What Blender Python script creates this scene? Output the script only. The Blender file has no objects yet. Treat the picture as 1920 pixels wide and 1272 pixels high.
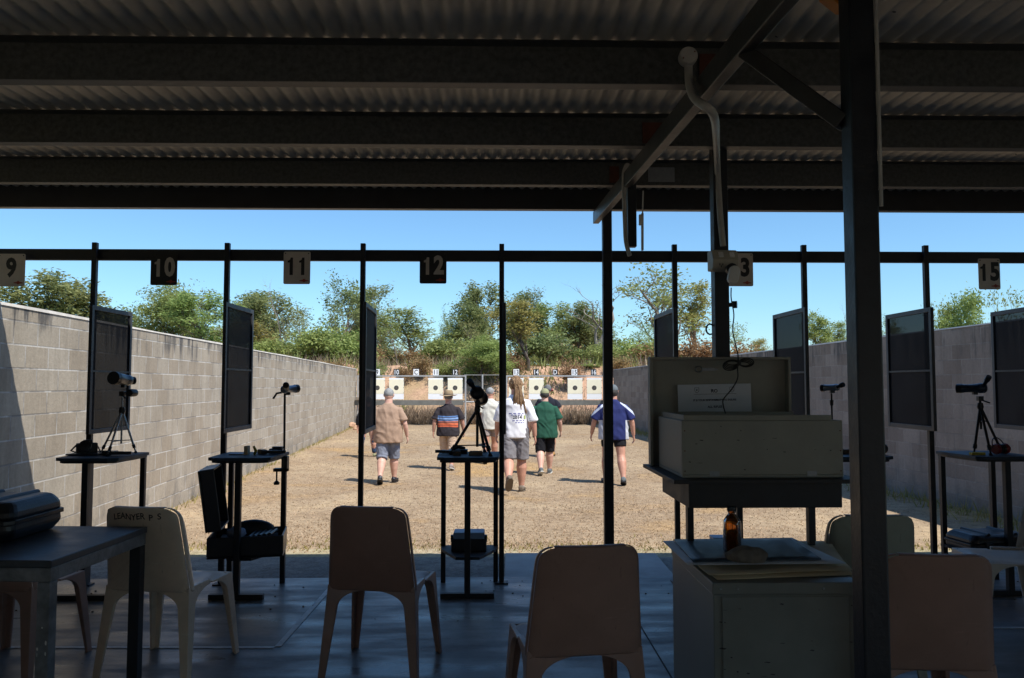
import bpy, math, random
from mathutils import Vector, Matrix, Quaternion, noise
from mathutils.bvhtree import BVHTree
R = math.radians
scene = bpy.context.scene
col = scene.collection

# ------------------------------------------------------------------ camera
PITCH = math.atan(86/1500)
cam_d = bpy.data.cameras.new("camera")
cam = bpy.data.objects.new("camera", cam_d); col.objects.link(cam)
cam.location = (0, 0, 1.5)
cam.rotation_euler = (R(90) + PITCH, 0, 0)
cam_d.sensor_width = 36; cam_d.lens = 36*1500/1920
cam_d.clip_start = 0.05; cam_d.clip_end = 2000
scene.camera = cam
# ------------------------------------------------------------------ sky, sun, exposure
SUN = Vector((-0.49, 0.41, -1.0)).normalized()
world = bpy.data.worlds.new("World"); scene.world = world; world.use_nodes = True
wn = world.node_tree.nodes; wl = world.node_tree.links
sky = wn.new('ShaderNodeTexSky'); sky.sky_type = 'NISHITA'; sky.sun_disc = False
sky.sun_elevation = math.asin(-SUN.z); sky.sun_rotation = R(130)
sky.altitude = 0; sky.air_density = 1.0; sky.dust_density = 0.35; sky.ozone_density = 2.6
tint = wn.new('ShaderNodeMix'); tint.data_type = 'RGBA'; tint.blend_type = 'MULTIPLY'; tint.inputs[0].default_value = 1
tint.inputs[7].default_value = (.66, .90, 1.04, 1); wl.new(sky.outputs[0], tint.inputs[6])
wl.new(tint.outputs[2], wn['Background'].inputs[0]); wn['Background'].inputs[1].default_value = 0.125
sl = bpy.data.lights.new("sun", 'SUN'); sl.energy = 4.6; sl.angle = R(0.5); sl.color = (1.0, 0.95, 0.87)
so = bpy.data.objects.new("sun", sl); col.objects.link(so)
so.rotation_euler = SUN.to_track_quat('-Z', 'Y').to_euler(); so.location = (10, -8, 20)
vs = scene.view_settings
vs.view_transform = 'Standard'; vs.look = 'None'; vs.gamma = 1; vs.use_curve_mapping = False; vs.exposure = 0.45

GZ = -0.13     # level of the grass; the slab is at 0
# a pixel of the photograph -> the point on its sight line at a known distance / height
def ray(px, py):
    u = (px-960)/1500; v = (636-py)/1500
    c, s = math.cos(PITCH), math.sin(PITCH)
    return Vector((u, c - v*s, s + v*c))
def at(px, py, y):
    r = ray(px, py); return Vector((0,0,1.5)) + r*(y/r.y)
def on(px, py, z):
    r = ray(px, py); return Vector((0,0,1.5)) + r*((z-1.5)/r.z)
def px2x(px, y, py=722): return at(px, py, y).x

# ------------------------------------------------------------------ materials
MATS = {}
def newmat(name):
    m = bpy.data.materials.new(name); m.use_nodes = True; MATS[name] = m
    return m, m.node_tree.nodes, m.node_tree.links, m.node_tree.nodes['Principled BSDF']
def ramp(n, l, src, stops):
    r = n.new('ShaderNodeValToRGB'); el = r.color_ramp.elements
    while len(el) < len(stops): el.new(0.5)
    for e, (p, c) in zip(el, stops):
        e.position = p; e.color = (*c, 1) if len(c) == 3 else c
    l.new(src, r.inputs[0]); return r.outputs[0]
def tex(n, l, scale, detail=4, rough=.55, coord='Object', vec=None, dist=0.0, sc3=None):
    if vec is None:
        tc = n.new('ShaderNodeTexCoord'); vec = tc.outputs[coord]
    if sc3:
        mp = n.new('ShaderNodeMapping'); mp.inputs['Scale'].default_value = sc3
        l.new(vec, mp.inputs[0]); vec = mp.outputs[0]
    t = n.new('ShaderNodeTexNoise'); t.inputs['Scale'].default_value = scale
    t.inputs['Detail'].default_value = detail; t.inputs['Roughness'].default_value = rough
    t.inputs['Distortion'].default_value = dist
    l.new(vec, t.inputs['Vector']); return t.outputs['Fac']
def mix(n, l, fac, a, b, mode='MIX'):
    m = n.new('ShaderNodeMix'); m.data_type = 'RGBA'; m.blend_type = mode
    for k, v in ((0, fac), (6, a), (7, b)):
        if hasattr(v, 'is_linked'): l.new(v, m.inputs[k])
        elif k == 0: m.inputs[0].default_value = v
        else: m.inputs[k].default_value = (*v, 1)
    return m.outputs[2]
def bump(n, l, h, strength, dist, bsdf):
    b = n.new('ShaderNodeBump'); b.inputs['Strength'].default_value = strength
    b.inputs['Distance'].default_value = dist
    l.new(h, b.inputs['Height']); l.new(b.outputs[0], bsdf.inputs['Normal'])
def pm(name, c, rough=.6, metal=0, var=.25, scale=9, bmp=0.0, sc3=None, rvar=.15, spec=.5):
    m, n, l, b = newmat(name)
    f = tex(n, l, scale, 5, .6, sc3=sc3)
    lo = tuple(x*(1-var) for x in c); hi = tuple(min(1, x*(1+var)) for x in c)
    l.new(ramp(n, l, f, [(.3, lo), (.7, hi)]), b.inputs['Base Color'])
    rr = ramp(n, l, f, [(.3, (rough-rvar/2,)*3), (.7, (min(1, rough+rvar/2),)*3)])
    l.new(rr, b.inputs['Roughness'])
    b.inputs['Metallic'].default_value = metal; b.inputs['Specular IOR Level'].default_value = spec
    if bmp: bump(n, l, tex(n, l, scale*6, 4), bmp, .004, b)
    return m

M = {}
M['screen_frame'] = pm('screen_frame_grey', (.045,.048,.055), .5, .1, .2, 20)
M['black_steel'] = pm('black_painted_steel', (.015,.017,.022), .5, .0, .3, 14, .3)
M['lit_worn_steel'] = pm('lit_worn_table_paint', (.20,.205,.215), .45, .2, .45, 12, .5)  # worn grey, lightened to paint in the light on the table's near side
M['column_steel'] = pm('column_paint', (.014,.016,.021), .42, 0, .35, 10, .3)
M['rust'] = pm('rust_edge', (.16,.055,.03), .8, 0, .4, 30)
M['galv'] = pm('galvanised_purlin', (.085,.088,.085), .5, .35, .35, 45, .2)
M['rafter'] = pm('rafter_paint', (.028,.027,.028), .45, .1, .4, 8, .2)
M['rust_plate'] = pm('red_oxide_plate', (.085,.024,.013), .75, 0, .4, 20)
M['alu'] = pm('aluminium_trim', (.30,.32,.34), .42, .6, .15, 20)
M['conduit'] = pm('grey_pvc', (.42,.40,.37), .5, 0, .15, 12)
M['cream_plastic'] = pm('cream_plastic', (.42,.38,.30), .45, 0, .12, 10)
M['white_plastic'] = pm('white_plastic', (.7,.68,.64), .4, 0, .06, 8)
M['cable'] = pm('black_cable', (.012,.012,.014), .5, 0, .2, 10)
M['sign_light'] = pm('sign_cream', (.62,.56,.50), .5, 0, .1, 8)
M['sign_black'] = pm('sign_black', (.015,.015,.018), .4, 0, .2, 8)
M['sign_red'] = pm('emblem_red', (.35,.05,.03), .5, 0, .1, 8)
M['digit_light'] = pm('digit_cream', (.55,.50,.45), .5, 0, .1, 8)
M['chair_brown'] = pm('brown_plastic', (.42,.285,.235), .30, 0, .30, 7, .2)
M['chair_cream'] = pm('cream_chair_plastic', (.76,.61,.46), .30, 0, .2, 7, .15)
M['chair_green'] = pm('grey_green_plastic', (.36,.36,.29), .32, 0, .12, 6, .15)
M['chair_white'] = pm('dirty_white_plastic', (.62,.58,.52), .30, 0, .14, 6, .15)
M['marker'] = pm('marker_pen', (.03,.02,.02), .7, 0, .3, 30)
M['box_cream'] = pm('painted_box', (.31,.295,.25), .55, 0, .12, 5, .2)
M['cabinet'] = pm('cabinet_paint', (.20,.205,.185), .45, 0, .14, 4, .1)
M['dark_ply'] = pm('dark_tray', (.03,.028,.03), .6, 0, .3, 10, .2)
M['table_top'] = pm('table_top_paint', (.05,.058,.07), .42, 0, .35, 7, .3)
M['case_black'] = pm('hard_case_plastic', (.016,.018,.024), .38, 0, .3, 12, .2)
M['manila'] = pm('manila_folder', (.60,.50,.34), .8, 0, .1, 6)
M['paper'] = pm('white_paper', (.62,.64,.70), .6, 0, .06, 6)
M['print'] = pm('printed_ink', (.03,.03,.06), .8, 0, .1, 6)
M['board_blue'] = pm('dark_blue_mat', (.05,.07,.10), .45, 0, .4, 22, .5)
M['rock'] = pm('rock', (.17,.145,.12), .9, 0, .35, 22, 1.0)
M['orange'] = pm('orange_plastic', (.75,.26,.02), .5, 0, .1, 8)
M['blue_plastic'] = pm('pale_blue_box', (.25,.36,.55), .5, 0, .1, 8)
M['blue_mat'] = pm('stand_mat_blue', (.03,.05,.075), .6, 0, .3, 14, .3)
M['scope_black'] = pm('scope_black', (.012,.014,.018), .4, 0, .3, 14)
M['scope_blue'] = pm('scope_dark_blue', (.03,.045,.07), .3, .2, .2, 14)
M['silver'] = pm('brushed_silver', (.42,.44,.47), .35, .7, .12, 14)
M['lens'] = pm('lens_glass', (.01,.012,.02), .08, 0, .1, 5)
M['yellow'] = pm('yellow_flag', (.50,.42,.05), .6, 0, .1, 8)
M['red_plastic'] = pm('red_plastic', (.20,.015,.02), .4, 0, .2, 8)
M['cloth_blue'] = pm('blue_white_cloth', (.30,.35,.45), .9, 0, .4, 30)
M['frame_galv'] = pm('galvanised_frame', (.42,.42,.41), .5, .3, .15, 12)
M['beam_grey'] = pm('weathered_beam', (.15,.15,.135), .8, 0, .2, 6)
M['target_cream'] = pm('target_card', (.88,.82,.62), .85, 0, .04, 6)
M['target_white'] = pm('backing_white', (.86,.87,.88), .85, 0, .04, 6)
M['bull'] = pm('bull_black', (.035,.032,.03), .8, 0, .2, 20)
M['ring'] = pm('ring_line', (.22,.2,.18), .8, 0, .2, 20)
M['skin'] = pm('skin', (.52,.27,.19), .55, 0, .12, 10)
M['skin_pale'] = pm('skin_pale', (.64,.38,.29), .55, 0, .12, 10)
M['skin_tan'] = pm('skin_tanned', (.40,.19,.12), .55, 0, .12, 10)
M['eye'] = pm('eye_white', (.7,.7,.68), .2, 0, .05, 10)
M['lips'] = pm('lips', (.4,.15,.12), .5, 0, .1, 10)
M['bark'] = pm('bark_grey', (.20,.165,.13), .9, 0, .4, 6, 1, sc3=(1,1,.25))
M['bark_dark'] = pm('bark_dark', (.09,.07,.055), .9, 0, .4, 6, 1, sc3=(1,1,.25))
M['bark_dead'] = pm('bark_dead', (.27,.235,.20), .9, 0, .3, 6, 1, sc3=(1,1,.25))
def scuffed(name, c, rough):          # moulded plastic with smudges, fine scratches and grime
    m, n, l, b = newmat(name); f = tex(n, l, 5, 5, .6); s1 = tex(n, l, 1, 6, .7, sc3=(60,60,7)); s2 = tex(n, l, 1, 6, .7, sc3=(9,9,75)); g = tex(n, l, 2.2, 6, .7, dist=1.2)
    k = ramp(n, l, f, [(.3, tuple(x*.88 for x in c)), (.7, tuple(min(1, x*1.10) for x in c))])
    k = mix(n, l, ramp(n, l, s1, [(.62,(0,0,0)),(.70,(.45,.45,.45))]), k, tuple(x*.35 for x in c))
    k = mix(n, l, ramp(n, l, s2, [(.64,(0,0,0)),(.70,(.4,.4,.4))]), k, tuple(min(1, x*1.6) for x in c))
    k = mix(n, l, ramp(n, l, g, [(.56,(0,0,0)),(.66,(.35,.35,.35))]), k, tuple(x*.5 for x in c))
    l.new(k, b.inputs['Base Color']); l.new(ramp(n, l, g, [(.35,(rough-.06,)*3),(.65,(rough+.22,)*3)]), b.inputs['Roughness'])
    bump(n, l, s1, .15, .002, b); return m
M['chair_brown'] = scuffed('brown_plastic_scuffed', (.36,.215,.17), .34)
M['chair_cream'] = scuffed('cream_plastic_scuffed', (.84,.69,.54), .30)
M['chair_green'] = scuffed('green_plastic_scuffed', (.36,.36,.29), .32)
M['chair_white'] = scuffed('white_plastic_scuffed', (.62,.58,.52), .30)
def cloth(name, c, var=.12):
    if name not in M: M[name] = pm(name, c, .88, 0, var, 14, .3, spec=.2)
    return M[name]
# amber glass
m, n, l, b = newmat('amber_glass'); b.inputs['Base Color'].default_value = (.42,.12,.01,1)
b.inputs['Roughness'].default_value = .08; b.inputs['Transmission Weight'].default_value = .92; b.inputs['IOR'].default_value = 1.4
M['amber'] = m
# woven screen mesh: part of the light passes between the threads
m, n, l, b = newmat('shade_mesh'); b.inputs['Base Color'].default_value = (.008,.008,.010,1); b.inputs['Roughness'].default_value = .8; b.inputs['Specular IOR Level'].default_value = .15
tr = n.new('ShaderNodeBsdfTransparent'); mx = n.new('ShaderNodeMixShader')
lw = n.new('ShaderNodeLayerWeight'); lw.inputs[0].default_value = .5
mr = n.new('ShaderNodeMapRange'); mr.inputs[1].default_value = 0; mr.inputs[2].default_value = .75
mr.inputs[3].default_value = .15; mr.inputs[4].default_value = .02
l.new(lw.outputs['Facing'], mr.inputs[0]); l.new(mr.outputs[0], mx.inputs[0])
l.new(b.outputs[0], mx.inputs[1]); l.new(tr.outputs[0], mx.inputs[2]); l.new(mx.outputs[0], n['Material Output'].inputs[0])
M['mesh'] = m
# corrugated sheet
m, n, l, b = newmat('corrugated_zinc'); f = tex(n, l, 3, 6, .6)
l.new(ramp(n, l, f, [(.3,(.50,.47,.41)),(.7,(.70,.66,.58))]), b.inputs['Base Color'])
b.inputs['Metallic'].default_value = .12; b.inputs['Roughness'].default_value = .45
v = n.new('ShaderNodeTexVoronoi'); v.inputs['Scale'].default_value = 5.5
tc = n.new('ShaderNodeTexCoord'); l.new(tc.outputs['Object'], v.inputs['Vector'])
sp = ramp(n, l, v.outputs['Distance'], [(.035,(.0,.0,.0)),(.05,(1,1,1))])
base = b.inputs['Base Color'].links[0].from_socket
l.new(mix(n, l, sp, (.05,.045,.04), base), b.inputs['Base Color']); M['corr'] = m
# block wall
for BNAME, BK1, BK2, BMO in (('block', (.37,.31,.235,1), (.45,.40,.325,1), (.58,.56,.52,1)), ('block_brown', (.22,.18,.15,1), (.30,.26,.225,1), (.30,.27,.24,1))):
  m, n, l, b = newmat(BNAME); tc = n.new('ShaderNodeTexCoord')
  sx = n.new('ShaderNodeSeparateXYZ'); l.new(tc.outputs['Object'], sx.inputs[0])
  cx = n.new('ShaderNodeCombineXYZ'); l.new(sx.outputs[1], cx.inputs[0]); l.new(sx.outputs[2], cx.inputs[1])
  br = n.new('ShaderNodeTexBrick'); br.inputs['Scale'].default_value = 1; br.inputs['Brick Width'].default_value = .4
  br.inputs['Row Height'].default_value = .2; br.inputs['Mortar Size'].default_value = .008; br.offset = .5
  br.inputs['Mortar Smooth'].default_value = .3; br.inputs['Bias'].default_value = 0
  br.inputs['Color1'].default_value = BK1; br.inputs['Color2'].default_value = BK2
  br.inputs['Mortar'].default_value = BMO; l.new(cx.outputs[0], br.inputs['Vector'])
  nf = tex(n, l, 1.1, 6, .65); nf2 = tex(n, l, 26, 5, .7)
  c1 = mix(n, l, .55, br.outputs['Color'], ramp(n, l, nf, [(.3,(.60,.57,.53)),(.7,(1.1,1.08,1.05))]), 'MULTIPLY')
  nf3 = tex(n, l, 1, 5, .7, vec=tc.outputs['Object'], sc3=(1, 6, .7))
  c1 = mix(n, l, .6, c1, ramp(n, l, nf3, [(.32,(.74,.73,.72)),(.5,(1,1,1)),(.70,(1.16,1.16,1.17))]), 'MULTIPLY')
  c1 = mix(n, l, .5, c1, ramp(n, l, nf2, [(.3,(.72,.72,.72)),(.7,(1.15,1.15,1.15))]), 'MULTIPLY')
  # thin dark line at the under side of some joints
  nm = tex(n, l, 2.3, 3, .5)
  md = n.new('ShaderNodeMath'); md.operation = 'MULTIPLY'; l.new(br.outputs['Fac'], md.inputs[0])
  l.new(ramp(n, l, nm, [(.48,(0,0,0)),(.56,(.75,.75,.75))]), md.inputs[1])
  c1 = mix(n, l, md.outputs[0], c1, (.17,.15,.13))
  # mould streaks below the coping, splash stains at the foot
  zt = n.new('ShaderNodeMapRange'); zt.inputs[1].default_value = 1.80; zt.inputs[2].default_value = 2.29; l.new(sx.outputs[2], zt.inputs[0])
  st = tex(n, l, 1, 5, .7, vec=tc.outputs['Object'], sc3=(1, 7, .8))
  patch = ramp(n, l, tex(n, l, .9, 3, .6), [(.38,(.25,.25,.25)),(.55,(1,1,1))])
  sm = n.new('ShaderNodeMath'); sm.operation = 'MULTIPLY'; zp = n.new('ShaderNodeMath'); zp.operation = 'MULTIPLY'; l.new(zt.outputs[0], zp.inputs[0]); l.new(patch, zp.inputs[1]); l.new(zp.outputs[0], sm.inputs[0]); l.new(ramp(n, l, st, [(.40,(0,0,0)),(.60,(1,1,1))]), sm.inputs[1])
  c1 = mix(n, l, ramp(n, l, sm.outputs[0], [(.25,(0,0,0)),(.62,(.9,.9,.9))]), c1, (.085,.08,.075))
  zb = n.new('ShaderNodeMapRange'); zb.inputs[1].default_value = .75; zb.inputs[2].default_value = 0; l.new(sx.outputs[2], zb.inputs[0])
  st2 = tex(n, l, 1, 5, .7, vec=tc.outputs['Object'], sc3=(1, 2.2, 1.6))
  sm2 = n.new('ShaderNodeMath'); sm2.operation = 'MULTIPLY'; l.new(zb.outputs[0], sm2.inputs[0]); l.new(ramp(n, l, st2, [(.42,(0,0,0)),(.62,(1,1,1))]), sm2.inputs[1])
  c1 = mix(n, l, ramp(n, l, sm2.outputs[0], [(.2,(0,0,0)),(.8,(.7,.7,.7))]), c1, (.13,.125,.115))
  l.new(c1, b.inputs['Base Color']); b.inputs['Roughness'].default_value = .9
  hb = n.new('ShaderNodeMath'); hb.operation = 'SUBTRACT'; l.new(nf2, hb.inputs[0]); l.new(br.outputs['Fac'], hb.inputs[1])
  bump(n, l, hb.outputs[0], .6, .006, b); M[BNAME] = m
M['coping'] = pm('render_coping', (.62,.58,.52), .9, 0, .2, 5, .5)
# slab
m, n, l, b = newmat('concrete_slab'); f1 = tex(n, l, 1.3, 7, .65, dist=.6); f2 = tex(n, l, 1, 6, .65, sc3=(1.2,4.5,1)); f3 = tex(n, l, 40, 4)
c1 = ramp(n, l, f1, [(.3,(.10,.10,.10)),(.7,(.19,.19,.185))])
c1 = mix(n, l, .4, c1, ramp(n, l, f3, [(.3,(.7,.7,.7)),(.7,(1.2,1.2,1.2))]), 'MULTIPLY')
vo = n.new('ShaderNodeTexVoronoi'); vo.inputs['Scale'].default_value = 3.2; tcv = n.new('ShaderNodeTexCoord'); l.new(tcv.outputs['Object'], vo.inputs['Vector'])
c1 = mix(n, l, ramp(n, l, vo.outputs['Distance'], [(.022,(0,0,0)),(.035,(1,1,1))]), (.04,.04,.04), c1)
l.new(c1, b.inputs['Base Color'])
l.new(ramp(n, l, f2, [(.33,(.22,)*3),(.48,(.38,)*3),(.66,(.62,)*3)]), b.inputs['Roughness']); b.inputs['Specular IOR Level'].default_value = .38
bump(n, l, f3, .15, .003, b); M['slab'] = m
M['line'] = pm('floor_paint', (.42,.43,.43), .5, 0, .35, 14)
M['joint'] = pm('slab_joint', (.03,.03,.03), .8, 0, .2, 14)
M['apron'] = pm('apron_concrete', (.30,.295,.28), .8, 0, .25, 3, .4)
# dry lawn
def lawn(name, cs, bs=.8):
    m, n, l, b = newmat(name); f1 = tex(n, l, .35, 6, .65, dist=.4); f2 = tex(n, l, 9, 6, .75); f3 = tex(n, l, 55, 4, .7)
    c = ramp(n, l, f1, [(.30, cs[0]), (.45, cs[1]), (.56, cs[2]), (.72, cs[3])])
    c = mix(n, l, .85, c, ramp(n, l, f2, [(.30,(.55,.52,.50)),(.5,(1,.98,.95)),(.70,(1.35,1.32,1.25))]), 'MULTIPLY')
    c = mix(n, l, .55, c, ramp(n, l, f3, [(.32,(.5,.47,.45)),(.55,(1.05,1.05,1)),(.70,(1.5,1.45,1.4))]), 'MULTIPLY')
    l.new(c, b.inputs['Base Color']); b.inputs['Roughness'].default_value = .95; b.inputs['Specular IOR Level'].default_value = .1
    bump(n, l, f3, bs*.5, .02, b); M[name] = m
lawn('dry_lawn', [(.43,.285,.135),(.30,.225,.155),(.36,.28,.195),(.47,.36,.23)])
lawn('bare_berm', [(.42,.26,.18),(.48,.31,.22),(.40,.27,.18),(.30,.24,.13)])
lawn('far_ground', [(.20,.17,.08),(.26,.2,.1),(.2,.19,.08),(.28,.2,.11)])
lawn('worn_edge', [(.40,.33,.24),(.44,.37,.28),(.35,.31,.20),(.46,.40,.31)])
lawn('gravel_mat', [(.15,.145,.14),(.20,.19,.18),(.26,.25,.23),(.17,.165,.155)], 1.0)
lawn('bounce_dirt', [(.52,.40,.28),(.50,.38,.27),(.56,.44,.31),(.54,.42,.30)])  # pale warm ground of the added bounce sheet
M['blocker_wall'] = pm('blocker_wall_paint', (.62,.50,.38), .8, 0, .1, 4)  # warm cream of the added wall behind the camera
# leaves
def leafmat(name, lo, hi, tr=.35):
    m, n, l, b = newmat(name); oi = n.new('ShaderNodeObjectInfo')
    f = tex(n, l, 1.3, 4, .6); f2 = tex(n, l, 14, 2, .6)
    c = ramp(n, l, f, [(.3, lo), (.7, hi)])
    c = mix(n, l, .7, c, ramp(n, l, f2, [(.3,(.6,.62,.55)),(.7,(1.35,1.3,1.25))]), 'MULTIPLY')
    hs = n.new('ShaderNodeHueSaturation'); mr = n.new('ShaderNodeMapRange'); mr.inputs[3].default_value = .485; mr.inputs[4].default_value = .515
    l.new(oi.outputs['Random'], mr.inputs[0]); l.new(mr.outputs[0], hs.inputs['Hue']); l.new(c, hs.inputs['Color'])
    l.new(hs.outputs[0], b.inputs['Base Color']); b.inputs['Roughness'].default_value = .6; b.inputs['Specular IOR Level'].default_value = .3
    t = n.new('ShaderNodeBsdfTranslucent'); l.new(hs.outputs[0], t.inputs[0]); mx = n.new('ShaderNodeMixShader'); mx.inputs[0].default_value = tr
    l.new(b.outputs[0], mx.inputs[1]); l.new(t.outputs[0], mx.inputs[2]); l.new(mx.outputs[0], n['Material Output'].inputs[0]); M[name] = m
leafmat('leaf_olive', (.18,.20,.07), (.34,.35,.15), .45)
leafmat('leaf_dark', (.15,.19,.07), (.30,.345,.145), .45)
leafmat('leaf_mid', (.185,.235,.07), (.36,.41,.15), .45)
leafmat('leaf_bright', (.20,.27,.07), (.38,.47,.17), .45)
leafmat('leaf_yellow', (.20,.21,.06), (.46,.40,.14), .45)
leafmat('leaf_dry', (.24,.15,.07), (.38,.26,.13))
leafmat('straw', (.24,.185,.13), (.44,.355,.26), .3)
leafmat('straw_lawn', (.38,.28,.175), (.54,.42,.29), .3)

# ------------------------------------------------------------------ mesh builder
class MB:
    def __init__(s): s.v = []; s.f = []; s.m = []; s.cur = 0
    def add(s, vs, fs):
        o = len(s.v); s.v += [Vector(a) for a in vs]; s.f += [[o+i for i in f] for f in fs]; s.m += [s.cur]*len(fs)
    def box(s, c, d, rot=None):
        x, y, z = d[0]/2, d[1]/2, d[2]/2
        vs = [Vector(p) for p in ((-x,-y,-z),(x,-y,-z),(x,y,-z),(-x,y,-z),(-x,-y,z),(x,-y,z),(x,y,z),(-x,y,z))]
        if rot is not None: vs = [rot @ p for p in vs]
        c = Vector(c); s.add([p+c for p in vs], [(0,3,2,1),(4,5,6,7),(0,1,5,4),(1,2,6,5),(2,3,7,6),(3,0,4,7)])
    def bx(s, x0, x1, y0, y1, z0, z1): s.box(((x0+x1)/2,(y0+y1)/2,(z0+z1)/2), (x1-x0,y1-y0,z1-z0))
    def beam(s, a, b, w, h, up=(0,0,1)):
        a, b = Vector(a), Vector(b); d = (b-a); L = d.length; d.normalize(); up = Vector(up)
        sd = d.cross(up)
        if sd.length < 1e-4: sd = Vector((1,0,0))
        sd.normalize(); u = sd.cross(d)
        rot = Matrix((sd, d, u)).transposed()
        s.box((a+b)/2, (w, L, h), rot)
    def loft(s, rings, cap=True):
        n = len(rings[0]); vs = [p for r in rings for p in r]; fs = []
        for i in range(len(rings)-1):
            for j in range(n):
                k = (j+1) % n; fs.append((i*n+j, i*n+k, (i+1)*n+k, (i+1)*n+j))
        if cap: fs.append(list(range(n))[::-1]); fs.append([(len(rings)-1)*n+j for j in range(n)])
        s.add(vs, fs)
    def tube(s, pts, r, n=8, cap=True, flat=1.0, ref=None):
        pts = [Vector(p) for p in pts]; rs = r if isinstance(r, (list, tuple)) else [r]*len(pts)
        rings = []; pu = None
        for i, p in enumerate(pts):
            d = (pts[min(i+1, len(pts)-1)] - pts[max(i-1, 0)]).normalized()
            if pu is None:
                pu = Vector(ref) if ref else (Vector((0,0,1)) if abs(d.z) < .9 else Vector((1,0,0)))
            a = d.cross(pu)
            if a.length < 1e-5: a = d.cross(Vector((0,1,0)))
            a.normalize(); pu = a.cross(d).normalized()
            rings.append([p + a*(math.cos(2*math.pi*j/n)*rs[i]*flat) + pu*(math.sin(2*math.pi*j/n)*rs[i]) for j in range(n)])
        s.loft(rings, cap)
    def lathe(s, prof, a, b, n=20):          # prof: (fraction along a->b, radius)
        a, b = Vector(a), Vector(b); s.tube([a.lerp(b, t) for t, r in prof], [max(r, .0004) for t, r in prof], n)
    def prism(s, poly, o, ux, uy, t):        # polygon in the (ux,uy) plane, thickness t both ways of the normal
        o, ux, uy = Vector(o), Vector(ux), Vector(uy); nn = ux.cross(uy).normalized()*t/2; k = len(poly)
        s.loft([[o+ux*x+uy*y-nn for x, y in poly], [o+ux*x+uy*y+nn for x, y in poly]])
    def ell(s, c, r, nu=14, nv=10, rot=None):
        c = Vector(c); rings = []
        for i in range(nv+1):
            t = math.pi*min(max(i/nv, .02), .98)
            ring = [Vector((r[0]*math.sin(t)*math.cos(2*math.pi*j/nu), r[1]*math.sin(t)*math.sin(2*math.pi*j/nu), -r[2]*math.cos(t))) for j in range(nu)]
            rings.append([(rot @ p if rot is not None else p)+c for p in ring])
        s.loft(rings)
    def mesh(s, name):
        me = bpy.data.meshes.new(name); me.from_pydata([tuple(p) for p in s.v], [], s.f); me.update(); return me
    def build(s, name, mt, parent=None, smooth=False, bevel=0, solid=0):
        me = s.mesh(name)
        ms = mt if isinstance(mt, (list, tuple)) else [mt]
        for a in ms: me.materials.append(M[a] if isinstance(a, str) else a)
        if len(ms) > 1: me.polygons.foreach_set('material_index', s.m)
        if smooth: me.polygons.foreach_set('use_smooth', [True]*len(me.polygons))
        o = bpy.data.objects.new(name, me); col.objects.link(o)
        if parent is not None: o.parent = parent
        if solid: d = o.modifiers.new('solid', 'SOLIDIFY'); d.thickness = solid; d.offset = 0
        if bevel: d = o.modifiers.new('bevel', 'BEVEL'); d.width = bevel; d.segments = 2; d.limit_method = 'ANGLE'
        if smooth and bevel == 0:
            try: me.set_sharp_from_angle(angle=R(50))
            except Exception: pass
        return o
def tag(o, label=None, cat=None, group=None, kind=None):
    if label: o['label'] = label
    if cat: o['category'] = cat
    if group: o['group'] = group
    if kind: o['kind'] = kind
    return o
def thing(name, label, cat, loc=(0,0,0), rz=0, group=None):
    o = bpy.data.objects.new(name, None); col.objects.link(o); o.location = loc; o.rotation_euler = (0,0,rz)
    o.empty_display_size = .1
    return tag(o, label, cat, group)
def copy_tree(o, parent=None):
    c = o.copy(); col.objects.link(c)
    if parent is not None: c.parent = parent
    for ch in list(o.children): copy_tree(ch, c)
    return c
def text(name, s, size, mt, parent, mw, bold=0.0, cond=1.0, thick=.001, proj=None, align='CENTER'):
    cu = bpy.data.curves.new('t', 'FONT'); cu.body = s; cu.size = size; cu.align_x = align; cu.align_y = 'CENTER'
    cu.offset = bold; cu.extrude = thick; cu.resolution_u = 3
    o = bpy.data.objects.new('t', cu); col.objects.link(o)
    dg = bpy.context.evaluated_depsgraph_get(); me = bpy.data.meshes.new_from_object(o.evaluated_get(dg))
    bpy.data.objects.remove(o); bpy.data.curves.remove(cu)
    for v in me.vertices:
        p = Vector((v.co.x*cond, v.co.y, v.co.z)); p = mw @ p
        if proj: p = proj(p)
        v.co = p
    me.name = name; me.materials.clear(); me.materials.append(M[mt])
    o = bpy.data.objects.new(name, me); col.objects.link(o)
    if parent is not None: o.parent = parent
    return o
# text standing upright and read by someone looking along +y
UP = Matrix(((1,0,0,0),(0,0,-1,0),(0,1,0,0),(0,0,0,1)))
# ------------------------------------------------------------------ the setting: ground, slab, berm
TH = R(1.15)                        # the shed is turned a little against the view
def S(x, y):                        # world x, y -> shed axes
    return (x*math.cos(TH)+y*math.sin(TH), -x*math.sin(TH)+y*math.cos(TH))
def W(x, y, z=0.0):
    return Vector((x*math.cos(TH)-y*math.sin(TH), x*math.sin(TH)+y*math.cos(TH), z))
def sheet(name, x0, x1, y0, y1, z, mt, rz=0, nx=1, ny=1):
    mb = MB()
    mb.add([(x0+(x1-x0)*i/nx, y0+(y1-y0)*j/ny, z) for j in range(ny+1) for i in range(nx+1)],
           [(j*(nx+1)+i, j*(nx+1)+i+1, (j+1)*(nx+1)+i+1, (j+1)*(nx+1)+i) for j in range(ny) for i in range(nx)])
    o = mb.build(name, mt); o.rotation_euler.z = rz; return tag(o, kind='structure')
sheet('ground', -600, 600, -300, 900, GZ-.02, 'far_ground')
def gz(y): return GZ if y > 9.2 else (-.045 if y < 7.45 else -.045 + (GZ+.045)*(y-7.45)/1.75)
def strip(name, ys_, dz, mt):
    mb = MB(); mb.add([(x, y, gz(y)+dz) for y in ys_ for x in (-12, 12)], [(2*i, 2*i+1, 2*i+3, 2*i+2) for i in range(len(ys_)-1)])
    return tag(mb.build(name, mt), kind='structure')
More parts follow.
